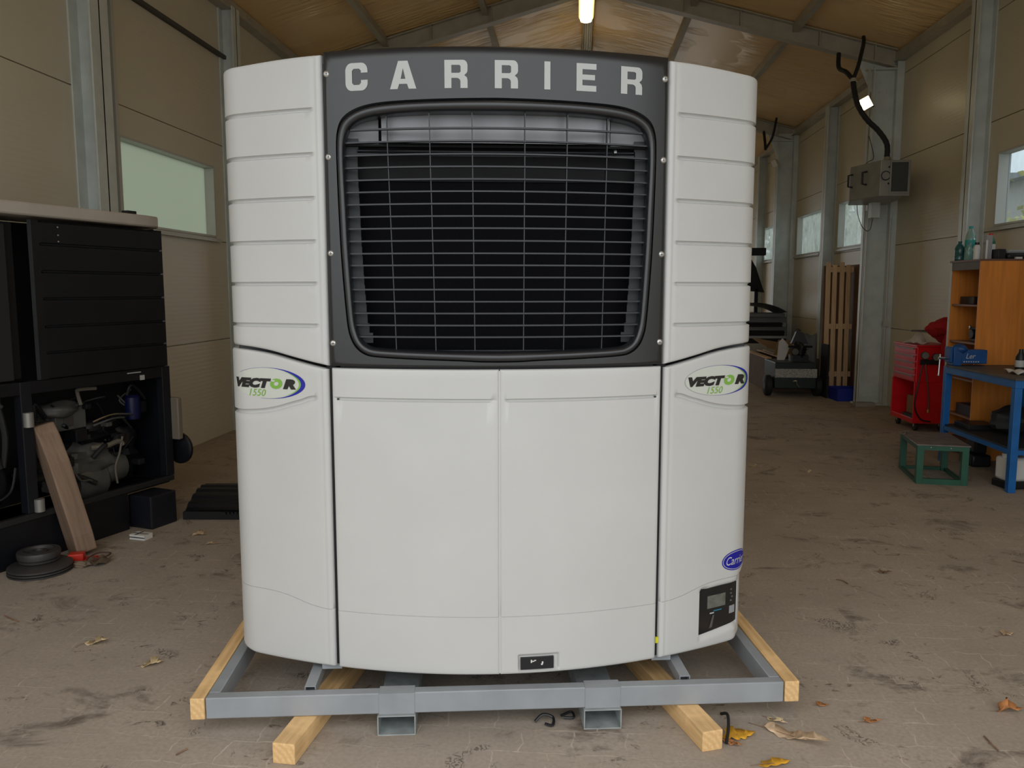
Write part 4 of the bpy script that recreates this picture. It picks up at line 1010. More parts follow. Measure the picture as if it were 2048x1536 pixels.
# ------------------------------------------------------------------ green stool
ST = thing('metal_stool', 'dark green square steel stool with a scuffed grey top on the floor', 'stool', (3.262, 7.57, 0), R_(-9))
hx, hy, hz = .208, .335, .345
stm = mat('scuffed_top', (.17, .15, .14), .5, var=.3, vscale=12.)
mb = MB(); mb.box(-hx - .01, hx + .01, -hy - .01, hy + .01, hz, hz + .012); mb.build('seat', ST, m=stm, smooth=False, bevel=.003)
for x in (-hx, hx - .055):
    for y in (-hy, hy - .055): mb = MB(); mb.box(x, x + .055, y, y + .055, 0, hz - .035); mb.build('leg', ST, m=green, smooth=False, bevel=.002)
mb = MB(); mb.box(-hx, hx, -hy, -hy + .045, hz - .04, hz); mb.box(-hx, hx, hy - .045, hy, hz - .04, hz); mb.box(-hx, -hx + .045, -hy + .045, hy - .045, hz - .04, hz); mb.box(hx - .045, hx, -hy + .045, hy - .045, hz - .04, hz); mb.build('seat_frame', ST, m=green, smooth=False)
mb = MB(); mb.box(-hx + .05, hx - .05, -hy, -hy + .03, .0, .05); mb.box(-hx, -hx + .03, -hy + .04, hy - .04, .0, .03); mb.box(hx - .03, hx, -hy + .04, hy - .04, .0, .03); mb.box(-hx + .04, hx - .04, hy - .03, hy, .0, .03); mb.build('foot_rail', ST, m=green, smooth=False)
for x, y in ((-.10, -hy - .001), (.06, -hy - .001)):
    mb = MB(); mb.lathe([(.007, 0), (.005, -.004)], (x, y, hz - .015), 'Y', 10); mb.build('bolt', ST, m=chrome)
mb = MB(); mb.tube(catmull([(3.02, 7.78, .362), (3.06, 7.70, .372), (3.10, 7.80, .38), (3.14, 7.86, .366)], 6), .006, 6); mb.tube(catmull([(3.04, 7.83, .362), (3.10, 7.75, .39), (3.16, 7.80, .364)], 6), .005, 6); tag(mb.build('wire_scrap', m=cableg), 'short twisted wires lying on the back of the green stool', 'wire')

# ------------------------------------------------------------------ red tool trolley
TR = thing('tool_trolley', 'red tool trolley with drawers standing by the right wall', 'tool trolley', (0, 0, 0))
tx0, tx1, ty0, ty1 = 4.06, 4.50, 10.02, 10.72
mb = MB(); mb.box(tx0 + .012, tx1, ty0, ty1, .60, 1.03); mb.build('drawer_chest', TR, m=red, smooth=False, bevel=.006)
mb = MB(); mb.box(tx0, tx1 + .01, ty0 - .01, ty1 + .01, 1.03, 1.05); mb.build('top_tray', TR, m=red, smooth=False, bevel=.004)
mb = MB(); mb.box(tx0, tx1, ty0, ty0 + .02, .10, .60); mb.box(tx0, tx1, ty1 - .02, ty1, .10, .60); mb.box(tx1 - .02, tx1, ty0 + .02, ty1 - .02, .10, .60); mb.box(tx0, tx1 - .02, ty0 + .02, ty1 - .02, .10, .16); mb.build('lower_cabinet', TR, m=red, smooth=False, bevel=.004)
for k, (z0, z1) in enumerate(((.615, .685), (.70, .765), (.78, .845), (.86, .925), (.94, 1.015))):
    mb = MB(); mb.box(tx0, tx0 + .011, ty0 + .03, ty1 - .03, z0, z1); dr = mb.build('drawer', TR, m=red, smooth=False, bevel=.003)
    mb = MB(); mb.box(tx0 - .014, tx0 - .0005, ty0 + .05, ty1 - .06, z1 - .022, z1 - .004); mb.build('handle', dr, m=mat('dull_handle', (.26, .17, .15), .45), smooth=False)
for y in (ty0 + .09, ty1 - .09):
    for x in (tx0 + .07, tx1 - .07):
        mb = MB().use(rubber); mb.lathe([(.05, -.018), (.052, -.01), (.052, .01), (.05, .018)], (x, y, .052), 'X', 18); mb.use(raftm).box(x - .025, x + .025, y - .012, y + .012, .055, .10); mb.build('castor', TR)
mb = MB(); mb.box(tx0 + .1, tx1 - .1, ty0 + .15, ty0 + .45, .161, .40); tag(mb.build('cardboard_box', m=cardb, smooth=False, bevel=.002), 'small cardboard box inside the open base of the red trolley', 'box')
mb = MB(); mb.box(tx0 + .01, tx0 + .07, ty0 + .05, ty0 + .34, .161, .195); tag(mb.build('black_file', m=black, smooth=False), 'black flat tool on the lip of the trolley base', 'tool')
mb = MB().use(redcloth); mb.blob((4.45, 10.22, 1.22), (.14, .22, .16), seed=11, amp=.10); mb.blob((4.34, 10.14, 1.24), (.13, .14, .10), seed=12, amp=.12); mb.blob((4.43, 9.93, 1.02), (.11, .05, .26), seed=13, amp=.1); mb.blob((4.40, 10.0, 1.26), (.14, .13, .09), seed=14, amp=.1); tag(mb.build('red_jacket'), 'red cloth jacket heaped on top of the red trolley', 'jacket')
mb = MB(); mb.box(4.52, 4.59, 9.45, 9.82, .0, 1.05); tag(mb.build('red_cover_panel', m=red, smooth=False, bevel=.006), 'red panel standing between the trolley and the orange cabinet', 'panel')
mb = MB(); mb.box(4.10, 4.40, 10.30, 10.34, 1.20, 1.22); tag(mb.build('flat_file', m=oldgrey, smooth=False), 'grey flat bar sticking out of the red jacket', 'bar')
mb = MB(); mb.grid(lambda u, v: (4.06 + .20 * u, 10.12 + .36 * v, 1.068 + .11 * sm(.3, .9, u) * sm(.2, .7, v) + .012 * sin(9 * u + 5 * v)), 18, 18); tag(mb.build('white_cloth', m=rag, solid=.004), 'white crumpled cloth on the red trolley top', 'cloth')
t = thing('pressure_gauge_set', 'two round pressure gauges with hoses hanging on the side of the red trolley', 'gauge', (0, 0, 0))
for x, z in ((4.15, .93), (4.28, .91)):
    mb = MB(); mb.lathe([(.045, 0), (.045, -.03), (.04, -.034)], (x, ty0 - .012, z), 'Y', 22); g = mb.build('gauge', t, m=mat('gauge_rim', (.04, .04, .04), .4))
    mb = MB(); mb.lathe([(.040, -.0345), (.040, -.036)], (x, ty0 - .012, z), 'Y', 22); mb.build('dial_face', g, m=mat('gauge_face', (.22, .25, .21), .4))
mb = MB(); mb.box(4.10, 4.33, ty0 - .04, ty0 - .012, .82, .88); mb.build('manifold', t, m=black, bevel=.004)
mb = MB(); mb.tube(catmull([(4.16, ty0 - .03, .83), (4.18, ty0 - .05, .65), (4.22, ty0 - .03, .40), (4.22, ty0 - .03, .28)], 6), .011, 8); mb.build('hose', t, m=mat('hose_red', (.16, .05, .03), .5))
mb = MB(); mb.tube(catmull([(4.13, ty0 - .03, .83), (4.08, ty0 - .05, .55), (4.06, ty0 - .04, .32), (4.14, ty0 - .03, .16), (4.26, ty0 - .03, .13)], 6), .009, 8); mb.build('hose', t, m=black)
mb = MB(); mb.tube([(4.22, ty0 - .03, .28), (4.22, ty0 - .03, .24)], .016, 8); mb.build('hose_fitting', t, m=brass)

# ------------------------------------------------------------------ upright wooden crate lids by the column
def slat_crate(name, label, x, y, rz, h, n, w):
    t = thing(name, label, 'pallet', (x, y, 0), rz); t.rotation_euler = (R_(-2.0), 0, rz)
    for k in range(n):
        xx = k * w / n; dd = .02 * (k % 2)
        mb = MB(); mb.box(xx, xx + w / n * .64, dd, dd + .025, 0.0, h - .04 * (k % 2)); mb.build('upright_board', t, m=palletw_v, smooth=False, bevel=.002)
    for z in (.30, h * .50, h - .16):
        for k in range(0, n, 1):
            xx = k * w / n
            mb = MB(); mb.box(xx + w / n * .66, xx + w / n * .98, .004, .10, z, z + .085); mb.build('cross_block', t, m=palletw_v, smooth=False)
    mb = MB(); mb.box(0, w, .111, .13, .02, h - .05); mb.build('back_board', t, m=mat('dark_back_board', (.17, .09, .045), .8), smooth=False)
    return t
def wood_mat_z(name, c1, c2):
    m = bpy.data.materials.new(name); m.use_nodes = True; t_ = m.node_tree; b = t_.nodes['Principled BSDF']
    f = ramp(t_, noise(t_, mapping(t_, (14, 14, .9)), 3., 4), .3, .7); t_.links.new(mixc(t_, f, c1, c2), b.inputs['Base Color']); b.inputs['Roughness'].default_value = .7; return m
palletw_v = wood_mat_z('pallet_board', (.80, .54, .31), (.60, .39, .21))
slat_crate('wooden_pallet', 'tall slatted wooden pallet leaning upright against the wall beside the main right column', 4.03, 13.52, R_(3), 2.16, 4, .44)
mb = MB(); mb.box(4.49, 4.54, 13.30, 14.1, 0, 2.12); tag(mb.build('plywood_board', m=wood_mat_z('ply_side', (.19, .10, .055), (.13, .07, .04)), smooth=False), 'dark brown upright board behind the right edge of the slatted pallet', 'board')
t = thing('blue_crate', 'low blue plastic crate on the floor at the foot of the slatted pallet', 'crate', (4.075, 12.72, 0), R_(2))
mb = MB(); hollow(mb, -.02, .40, 0, .40, 0, .20, .012) if False else mb.box(-.06, .36, 0, .40, 0, .012)
for a in ((-.06, -.048, 0, .40), (.348, .36, 0, .40), (-.048, .348, 0, .012), (-.048, .348, .388, .40)): mb.box(a[0], a[1], a[2], a[3], .012, .19)
mb.build('crate_body', t, m=bluecr, smooth=False)
mb = MB(); mb.box(-.07, .37, -.01, .0, .17, .195); mb.box(-.07, .37, .40, .41, .17, .195); mb.build('rim', t, m=bluecr, smooth=False)
mb = MB(); mb.box(4.10, 4.40, 12.36, 12.55, 0, .06) if False else mb.box(4.10, 4.38, 12.14, 12.27, 0, .06); tag(mb.build('pale_block', m=mat('pale_slab', (.30, .27, .23), .8, var=.15), smooth=False, bevel=.004), 'pale flat slab on the floor in front of the blue crate', 'slab')

# ------------------------------------------------------------------ generator cart, brown crate, stack of panels
GN = thing('engine_cart', 'dark green engine cart on two black wheels with a speckled grey plate across the front', 'engine cart', (0, 0, 0))
mb = MB(); mb.box(3.165, 3.815, 13.15, 13.9, .14, .56); mb.build('cart_body', GN, m=dgreen, smooth=False, bevel=.012)
mb = MB(); mb.box(3.165, 3.815, 13.13, 13.149, .32, .46); mb.build('front_plate', GN, m=mat('speckled_plate', (.33, .32, .29), .5, var=.45, vscale=45.), smooth=False)
for x in (3.10, 3.88):
    mb = MB(); mb.lathe([(.14, -.055), (.165, -.04), (.17, 0), (.165, .04), (.14, .055), (.07, .05)], (x, 13.35, .172), 'X', 24); w_ = mb.build('wheel', GN, m=rubber)
    mb = MB(); mb.lathe([(.06, -.056), (.06, .056)], (x, 13.35, .172), 'X', 16); mb.build('hub', w_, m=oldgrey)
mb = MB(); mb.tube(catmull([(3.44, 13.12, .26), (3.49, 13.10, .27), (3.50, 13.1, .22), (3.54, 13.1, .17)], 5), .010, 8); mb.build('tow_hook', GN, m=chrome)
mb = MB(); mb.blob((3.60, 13.45, .72), (.10, .16, .16), seed=21, amp=.2); mb.tube([(3.42, 13.4, .80), (3.80, 13.4, .80)], .018, 8); mb.box(3.48, 3.72, 13.3, 13.6, .56, .66); mb.build('engine', GN, m=oldblack)
mb = MB(); mb.prism_y([(3.47, .84), (3.74, .84), (3.66, 1.02), (3.55, 1.05)], 13.42, 13.5); mb.tube([(3.53, 13.45, 1.04), (3.56, 13.45, 1.09), (3.62, 13.45, 1.05)], .012, 6); mb.build('tank', GN, m=mat('tank_dark', (.03, .032, .036), .5), bevel=.01)
for x in (3.50, 3.72): mb = MB(); mb.lathe([(.05, -.02), (.05, .02)], (x, 13.28, .72), 'Y', 18); mb.build('pulley', GN, m=oldgrey)
mb = MB(); mb.grid(lambda u, v: (3.80 + .22 * u, 13.9 + .05 * v, .35 + .62 * v + .02 * sin(8 * u)), 6, 8); tag(mb.build('hazy_film_sheet', m=mat('film', (.22, .22, .21), .3, trans=.3), solid=.004), 'grey translucent plastic sheet standing behind the engine cart', 'sheet')
mb = MB(); mb.box(3.955, 3.985, 13.1, 13.45, 0.0, .85); tag(mb.build('black_side_board', m=blackm, smooth=False), 'black board standing between the engine cart and the slatted pallet', 'board')
mb = MB(); mb.prism_y([(3.30, .56), (3.42, .56), (3.50, .78), (3.38, .92), (3.32, .86)], 13.62, 13.63); mb.build('guard_plate', GN, m=rag, smooth=False)
CR = thing('wooden_crate', 'low brown board crate behind the white unit, loaded with cardboard', 'crate', (0, 0, 0))
mb = MB(); mb.box(3.22, 3.25, 14.0, 15.6, 0.0, .55); mb.box(3.25, 4.1, 14.0, 14.03, 0, .55); mb.box(3.25, 4.1, 15.57, 15.6, 0, .55); mb.box(4.07, 4.1, 14.03, 15.57, 0, .55); mb.build('crate_wall', CR, m=boxbrown, smooth=False)
mb = MB(); mb.box(3.25, 4.07, 14.03, 15.57, .0, .02); mb.build('crate_floor', CR, m=boxbrown, smooth=False)
mb = MB(); mb.box(3.215, 3.255, 13.99, 15.61, .55, .565); mb.box(3.28, 3.30, 13.99, 15.61, .55, .57); mb.build('rim', CR, m=palletw_v, smooth=False)
mb = MB()
o = MB(); o.box(-.35, .30, -.45, .45, 0, .012); o = o.build('cardboard_sheet', m=cardb, smooth=False, loc=(3.62, 14.9, .70), rot=(R_(8), R_(10), R_(6))); tag(o, 'flat cardboard sheet lying slanted over the brown crate', 'cardboard')
o = MB(); o.prism_y([(-.28, 0), (.28, -.06), (.24, .17), (.05, .24), (-.18, .26)], -.01, .01); o = o.build('cardboard_flap', m=mat('cardboard_tan', (.30, .185, .085), .8), smooth=False, loc=(3.66, 14.25, .60), rot=(R_(-12), 0, R_(4))); tag(o, 'upright torn cardboard piece in the brown crate', 'cardboard')
for k, (x, z) in enumerate(((3.40, .575), (3.50, .578))):
    mb = MB(); mb.box(x, x + .05, 14.0, 15.6, z, z + .02); tag(mb.build('wooden_batten', m=palletw_v, smooth=False), ('pale batten resting on the brown crate, nearer its left wall', 'pale batten resting on the brown crate, farther from its left wall')[k], 'batten')
# stack of vehicle body panels
greyp = mat('panel_grey', (.13, .135, .135), .45, var=.1); lightp = mat('panel_light', (.40, .41, .41), .45)
mb = MB(); mb.box(3.45, 4.2, 16.9, 18.0, .0, .62); tag(mb.build('white_foam_block', m=mat('foam_board', (.36, .36, .33), .8), smooth=False, bevel=.01), 'pale block carrying the stack of dark panels', 'block')
zz = .62; labs = ['black panel at the bottom of the stack', 'light edged panel, second from the bottom of the stack', 'dark panel in the lower middle of the stack', 'grey panel in the middle of the stack', 'thin black panel above the middle of the stack', 'grey panel just under the curved top panel']
for k, (hgt, xe, m) in enumerate(((.10, 4.28, blackm), (.05, 4.30, lightp), (.11, 4.26, blackm), (.07, 4.30, greyp), (.09, 4.22, blackm), (.12, 4.30, greyp))):
    mb = MB(); mb.box(3.35, xe, 17.0 + .02 * k, 17.9, zz, zz + hgt); mb.box(3.35, xe + .015, 16.99 + .02 * k, 17.0 + .02 * k, zz + hgt * .6, zz + hgt * .8); tag(mb.build('body_panel', m=m, smooth=False, bevel=.012), labs[k] + ' beyond the white unit', 'panel', 'stacked body panels'); zz += hgt + .001
mb = MB(); mb.grid(lambda u, v: (3.3 + .98 * u, 16.95 + .9 * v, zz + .09 + .20 * (1 - max(0, u - .35) ** 2 * 2.2) - .08 * v), 16, 6); 
mb.box(3.3, 4.25, 17.0, 17.85, zz, zz + .07); tag(mb.build('bonnet_panel', m=greyp, sharp=50), 'curved grey panel on top of the stack beyond the white unit', 'panel')
t = thing('upright_pad', 'dark rounded upright pad leaning against the far right wall', 'pad', (4.40, 18.5, 0))
mb = MB().use(oldgrey); mb.blob((0, 0, .90), (.10, .22, .90), seed=31, amp=.0); mb.build('shell', t); mb = MB(); mb.box(-.02, .02, -.12, .12, 0, .2); mb.build('foot', t, m=black)
mb = MB().use(blackm); mb.prism_y([(3.45, 1.72), (4.05, 1.66), (3.86, 2.2), (3.72, 2.44), (3.60, 2.46)], 18.05, 18.12); mb.box(3.55, 4.05, 18.0, 18.2, 2.46, 2.62); mb.box(3.55, 3.62, 18.05, 18.12, 0, 1.8); mb.box(3.85, 3.92, 18.05, 18.12, 0, 1.75); tag(mb.build('black_rack', bevel=.01), 'black angular rack rising behind the stack of panels', 'rack')

# ------------------------------------------------------------------ stripped old unit on the left
ang = R_(72.84)
OU = thing('stripped_refrigeration_unit', 'old black stripped refrigeration unit with an exposed engine bay by the left wall', 'refrigeration unit', (-3.47, 4.46, 0), ang)
# local x runs along its face, local y into it (towards the wall)
def OB(name, m, *boxes, bevel=.004, smooth=False, parent=OU, **k):
    mb = MB()
    for b in boxes: mb.box(*b)
    return mb.build(name, parent, m=m, smooth=smooth, bevel=bevel, **k)
OB('skid_base', oldblack, (-.75, .97, .0, .42, 0, .27))
OB('bay_floor', oldblack, (-.75, 1.395, .032, .44, .25, .27))
OB('bottom_rail', mat('rail_black', (.02, .02, .022), .4), (-.75, 1.40, -.012, .03, .271, .31))
for x in (.205, 1.335): OB('corner_post', mat('post_blueblack', (.006, .007, .011), .5), (x, x + .075, -.004, .06, .311, 1.14))
OB('corner_post', oldblack, (-.75, -.66, 0, .06, .311, 2.15))
OB('middle_beam', oldblack, (-.66, 1.40, .0, .09, 1.06, 1.14))
OB('back_wall', blackm, (-.75, 1.40, .44, .47, .271, 2.15))
OB('end_wall', oldblack, (1.385, 1.40, .07, .44, .271, 2.15))
OB('upper_core', blackm, (-.66, .30, .10, .43, 1.15, 2.12))
# grooved upper panel
mb = MB(); zs = [1.99, 1.82, 1.65, 1.475, 1.31]
rows = [(1.143, .02), (1.150, 0)]
for g in zs[::-1]: rows += [(g - .012, 0), (g - .006, .014), (g + .006, .014), (g + .010, 0)]
rows += [(2.12, 0), (2.135, .02)]
xs = [(.335, .02, 0), (.345, .0, 0), (.39, .0, 0), (.41, 0, 1), (1.365, 0, 1), (1.378, .0, 0), (1.395, .02, 0)]
idx = [[mb.p((x, -.02 + max(e, g * d) + .03 * (abs(x - .9) / .5) ** 2 * .5 - .01, z)) for z, d in rows] for x, e, g in xs]
for i in range(len(idx) - 1):
    for j in range(len(rows) - 1): mb.face([idx[i][j], idx[i + 1][j], idx[i + 1][j + 1], idx[i][j + 1]])
mb.build('upper_side_panel', OU, m=oldblack, smooth=False, solid=.004)
for z in (2.10, 2.05, 2.01): mb = MB(); mb.lathe([(.006, 0), (.004, -.003)], (.52, -.024, z), 'Y', 8); mb.build('rivet', OU, m=screwm)
mb = MB(); mb.box(1.02, 1.14, -.004, -.001, 1.115, 1.122); mb.box(1.13, 1.17, -.004, -.001, 1.06, 1.095) ; mb.build('sticker', OU, m=lettm, smooth=False)
# pale cap
mb = MB(); pl_ = [(-.75, -.03)] + [(x, -.03 - .02 * sin(pi * max(0, (x + .3)) / 1.7)) for x in (-.3, 0, .3, .6, .9, 1.1, 1.25)] + [(1.36, -.01), (1.42, .05), (1.44, .12), (1.44, .46), (-.75, .46)]
mb.prism(pl_, 2.155, 2.235); mb.build('top_cap', OU, m=capm, bevel=.012)
OB('cap_bracket', black, (1.12, 1.20, .02, .08, 2.236, 2.262))
# left recess details
OB('inner_panel', mat('recess_dark', (.018, .019, .020), .5), (.09, .20, .03, .05, 1.15, 2.1))
mb = MB(); mb.lathe([(.025, 0), (.025, -.01)], (.06, .09, 2.0), 'Y', 12); mb.build('grommet', OU, m=oldgrey)
# engine bay
mb = MB().use(oldgrey); mb.box(.56, .80, .16, .34, .76, .93); mb.blob((.62, .2, .90), (.14, .09, .06), seed=40, amp=.1); mb.build('compressor_box', OU, bevel=.02)
OB('nameplate', mat('nameplate_dark', (.06, .055, .05), .5), (.62, .69, .150, .158, .79, .86))
mb = MB().use(oldgrey); mb.lathe([(.13, 0), (.15, .03), (.15, .22), (.12, .26)], (.72, .28, .36), 'X', 20); mb.lathe([(.11, 0), (.12, .02), (.11, .18)], (.95, .26, .42), 'X', 18); mb.blob((.82, .24, .52), (.16, .12, .12), seed=41, amp=.25); mb.build('engine_block', OU)
mb = MB().use(oldblack); mb.blob((.9, .28, .68), (.30, .12, .09), seed=42, amp=.4); mb.blob((1.15, .30, .50), (.16, .12, .16), seed=43, amp=.35); mb.blob((.55, .32, .50), (.16, .1, .16), seed=44, amp=.3); mb.build('engine_clutter', OU)
mb = MB(); mb.lathe([(.05, 0), (.055, .02), (.055, .16), (.04, .18)], (1.20, .16, .76), 'Z', 18); mb.build('fuel_filter', OU, m=mat('filter_blue', (.004, .006, .05), .4))
rnd = random.Random(9)
def pipe(pts, r, m, name='pipe'): mb = MB(); mb.tube(catmull(pts, 6), r, 8); mb.build(name, OU, m=m)
pipe([(.80, .10, .80), (.92, .08, .83), (1.05, .10, .82), (1.16, .12, .80)], .008, chrome)
pipe([(.82, .12, .77), (.95, .09, .80), (1.08, .12, .79)], .007, oldgrey)
pipe([(.78, .10, .55), (.86, .08, .62), (.95, .12, .60), (1.04, .14, .66)], .018, rubber, 'hose')
pipe([(.94, .06, .34), (.93, .06, .46), (.98, .07, .55), (1.03, .09, .66)], .007, cableg, 'cable')
pipe([(.42, .08, .40), (.46, .06, .55), (.52, .08, .70)], .006, chrome)
pipe([(.0, .08, .95), (.05, .07, .75), (.10, .08, .62)], .022, rubber, 'hose')
pipe([(.12, .08, .98), (.14, .07, .80), (.12, .08, .62)], .018, rubber, 'hose')
pipe([(1.10, .10, .95), (1.12, .08, 1.02), (1.2, .1, .98), (1.28, .12, .90)], .010, black, 'cable')
pipe([(.62, .10, .50), (.66, .08, .42), (.75, .10, .40), (.80, .12, .36)], .008, oldgrey)
for k in range(16):
    x0_ = rnd.uniform(.38, 1.25); z0_ = rnd.uniform(.40, .98); y0_ = rnd.uniform(.10, .22)
    q_ = [(x0_, y0_, z0_)]
    for j_ in range(3): q_.append((min(1.3, max(.3, q_[-1][0] + rnd.uniform(-.14, .14))), y0_ + rnd.uniform(-.03, .05), min(1.03, max(.34, q_[-1][2] + rnd.uniform(-.12, .12)))))
    pipe(q_, rnd.choice((.006, .009, .013, .018)), rnd.choice((rubber, black, oldgrey, cableg, oldblack)), rnd.choice(('pipe', 'hose', 'cable')))
for k in range(9):
    x0_ = rnd.uniform(.42, 1.22); z0_ = rnd.uniform(.36, .92); mb = MB(); mb.box(x0_, x0_ + rnd.uniform(.04, .10), .12, .24, z0_, z0_ + rnd.uniform(.03, .09)); mb.build('bracket', OU, m=rnd.choice((oldgrey, oldblack, black)), bevel=.006, smooth=False)
pipe([(-.2, .08, .46), (0, .06, .42), (.14, .06, .46), (.2, .08, .6)], .008, black, 'cable')
mb = MB().use(oldgrey); mb.lathe([(.03, 0), (.03, .05), (.02, .07), (.035, .09), (.035, .12)], (.10, .10, .86), 'Z', 12); mb.blob((.10, .12, 1.0), (.07, .06, .06), seed=45, amp=.2); mb.build('valve', OU)
mb = MB().use(mat('dull_alu', (.30, .29, .27), .4, metal=.4)); mb.lathe([(.03, 0), (.03, .09)], (.235, -.02, .86), 'Z', 12); mb.build('small_canister', OU)
mb = MB().use(mat('dull_alu', (.3, .3, .3))); mb.lathe([(.03, 0), (.03, .08)], (.27, -.02, .315), 'Z', 12); mb.build('small_canister', OU)
mb = MB().use(oldblack); mb.lathe([(.20, 0), (.21, .02), (.21, .22), (.19, .25)], (-.12, .26, .52), 'X', 24); mb.build('alternator_drum', OU)
mb = MB().use(mat('tan_flange', (.20, .17, .13), .6)); mb.box(1.405, 1.45, -.07, .20, .58, .90); mb.build('end_flange', OU, bevel=.01)
mb = MB().use(oldblack); mb.lathe([(.10, 0), (.12, .01), (.12, .03), (.10, .04)], (1.46, .0, .50), 'X', 20); mb.build('end_pulley', OU)

# ------------------------------------------------------------------ leaning timber, discs, floor bits on the left
# half-sawn timber leaning on the old unit
a0 = Vector((-3.185, 4.845, 0.02)); a1 = Vector((-3.365, 4.79, .86))
dz = (a1 - a0); L_ = dz.length; q = dz.to_track_quat('Z', 'Y')
mb = MB(); w2 = .078
mb.prism_y([(-w2, 0), (w2 * .9, 0), (w2 * 1.05, .12), (w2 * .95, L_ * .70), (w2 * .6, L_ * .90), (w2 * .15, L_), (-w2, L_)], -.065, .06)
o = mb.build('leaning_timber', m=wood_mat_z('weathered_timber', (.30, .205, .14), (.205, .135, .09)), bevel=.008, smooth=False, loc=a0, rot=(q @ Matrix.Rotation(R_(38), 3, 'Z').to_quaternion()).to_euler())
tag(o, 'rough sawn timber leaning against the old black unit', 'timber')
ironm = mat('cast_iron', (.06, .056, .055), .5, var=.2, metal=.3)
t = thing('pulley_wheel', 'wide flat grooved pulley disc lying at the bottom of the pair on the floor', 'pulley', (-3.25, 4.51, 0))
mb = MB(); mb.lathe([(.17, 0), (.178, .004), (.178, .010), (.156, .013), (.156, .015), (.178, .018), (.178, .026), (.156, .029), (.156, .031), (.178, .034), (.178, .043), (.172, .047), (.02, .050)], n=40); mb.build('disc', t, m=ironm, sharp=50)
t = thing('pulley_wheel', 'smaller thick pulley disc lying on top of the wide one', 'pulley', (-3.29, 4.56, .0505))
mb = MB(); mb.lathe([(.105, 0), (.112, .006), (.100, .016), (.118, .026), (.122, .050), (.118, .066), (.085, .070), (.075, .055), (.07, .035)], n=40); mb.build('disc', t, m=ironm, sharp=50)
mb = MB(); mb.lathe([(.05, .03), (.05, .062), (.03, .066), (.028, .05)], n=24); mb.build('hub', t, m=ironm)
t = thing('red_tool', 'red plastic coupling with a white end at the foot of the leaning timber', 'coupling', (-3.155, 4.70, 0), R_(20))
mb = MB(); mb.box(-.03, .06, -.04, .03, 0, .055); mb.build('coupling_body', t, m=redpl, bevel=.006)
mb = MB(); mb.box(.061, .13, -.03, .05, 0, .012); mb.build('plate', t, m=redpl, bevel=.003)
mb = MB(); mb.lathe([(.018, 0), (.018, -.03), (.013, -.035), (.013, -.05)], (-.03, -.01, .022), 'X', 14); mb.build('white_end', t, m=whitep)
mb = MB().use(mat('glove_leather', (.17, .125, .085), .8, var=.3)); mb.blob((-3.045, 4.60, .02), (.05, .03, .018), seed=51, amp=.25)
mb.grid(lambda u, v: (-3.03 + .11 * u, 4.60 + .14 * v, .006 + .035 * abs(sin(5 * u + 3 * v)) * (1 - u * .3)), 10, 10); tag(mb.build('torn_leather_glove', sharp=70), 'crumpled brown leather scrap on the floor by the discs', 'scrap')
mb = MB(); mb.tube(catmull([(-3.10, 4.58, .008), (-3.02, 4.60, .03), (-2.96, 4.72, .03), (-2.99, 4.82, .02), (-3.05, 4.78, .03), (-3.06, 4.68, .02), (-2.99, 4.62, .008)], 6), .005, 6); tag(mb.build('thin_cable', m=mat('thin_dark_red', (.09, .035, .03), .6)), 'thin dark looped cable around the leather scrap', 'cable')
mb = MB().use(whitep); mb.box(-.062, .062, -.04, .04, 0, .035); mb.use(black); mb.box(-.02, -.008, -.0405, .0405, .0352, .0362); mb.box(-.062, .062, -.004, .004, .0352, .0362); mb.box(-.0632, .0632, -.0415, -.0405, .014, .020); o = mb.build('small_box', smooth=False, loc=(-2.99, 5.19, 0), rot=(0, 0, R_(-12))); tag(o, 'small white and black checked box on the floor', 'box')
mb = MB(); mb.box(-.11, .11, -.12, .12, 0, .24); o = mb.build('dark_toolbox', m=mat('toolbox_dark', (.007, .008, .014), .5), smooth=False, bevel=.01, loc=(-3.085, 5.53, 0), rot=(0, 0, R_(-17))); tag(o, 'dark blue-black box on the floor at the right end of the old unit', 'box')
# black panels lying on the floor
t = thing('black_grille_panel', 'heap of ribbed black plastic panels on the floor left of the white unit', 'panel', (-2.83, 6.03, 0), R_(4))
mb = MB()
mb.grid(lambda u, v: (-.10 + .95 * u, -.36 + .62 * v, .062 + .10 * sin(pi * v) + .012 * sin(3 * u + 1) + (.012 if int(v * 14) % 2 else 0)), 20, 28); mb.build('ribbed_panel', t, m=oldblack, smooth=False, solid=.006)
OB('support_slab', blackm, (-.12, .90, -.37, .28, 0, .06), parent=t)
mb = MB(); 
for k in range(26): mb.box(.20 + k * .027, .213 + k * .027, -.40 + k * .004, -.37 + k * .004, .050, .062)
mb.build('tooth_strip', t, m=oldblack, smooth=False)
for (x, y, s_) in ((.36, -.26, .05), (.60, -.12, .045), (.72, .16, .05)):
    mb = MB(); mb.box(x, x + s_, y, y + s_ * .9, .19, .193)
    mb.build('paper_label', t, m=mat('dull_label', (.26, .25, .23), .6), smooth=False)
for (x, y) in ((.02, .2), (.10, .22), (.28, .24)):
    mb = MB(); mb.lathe([(.009, 0), (.009, .018)], (x, y, .09), 'Z', 8); mb.build('stud', t, m=chrome)

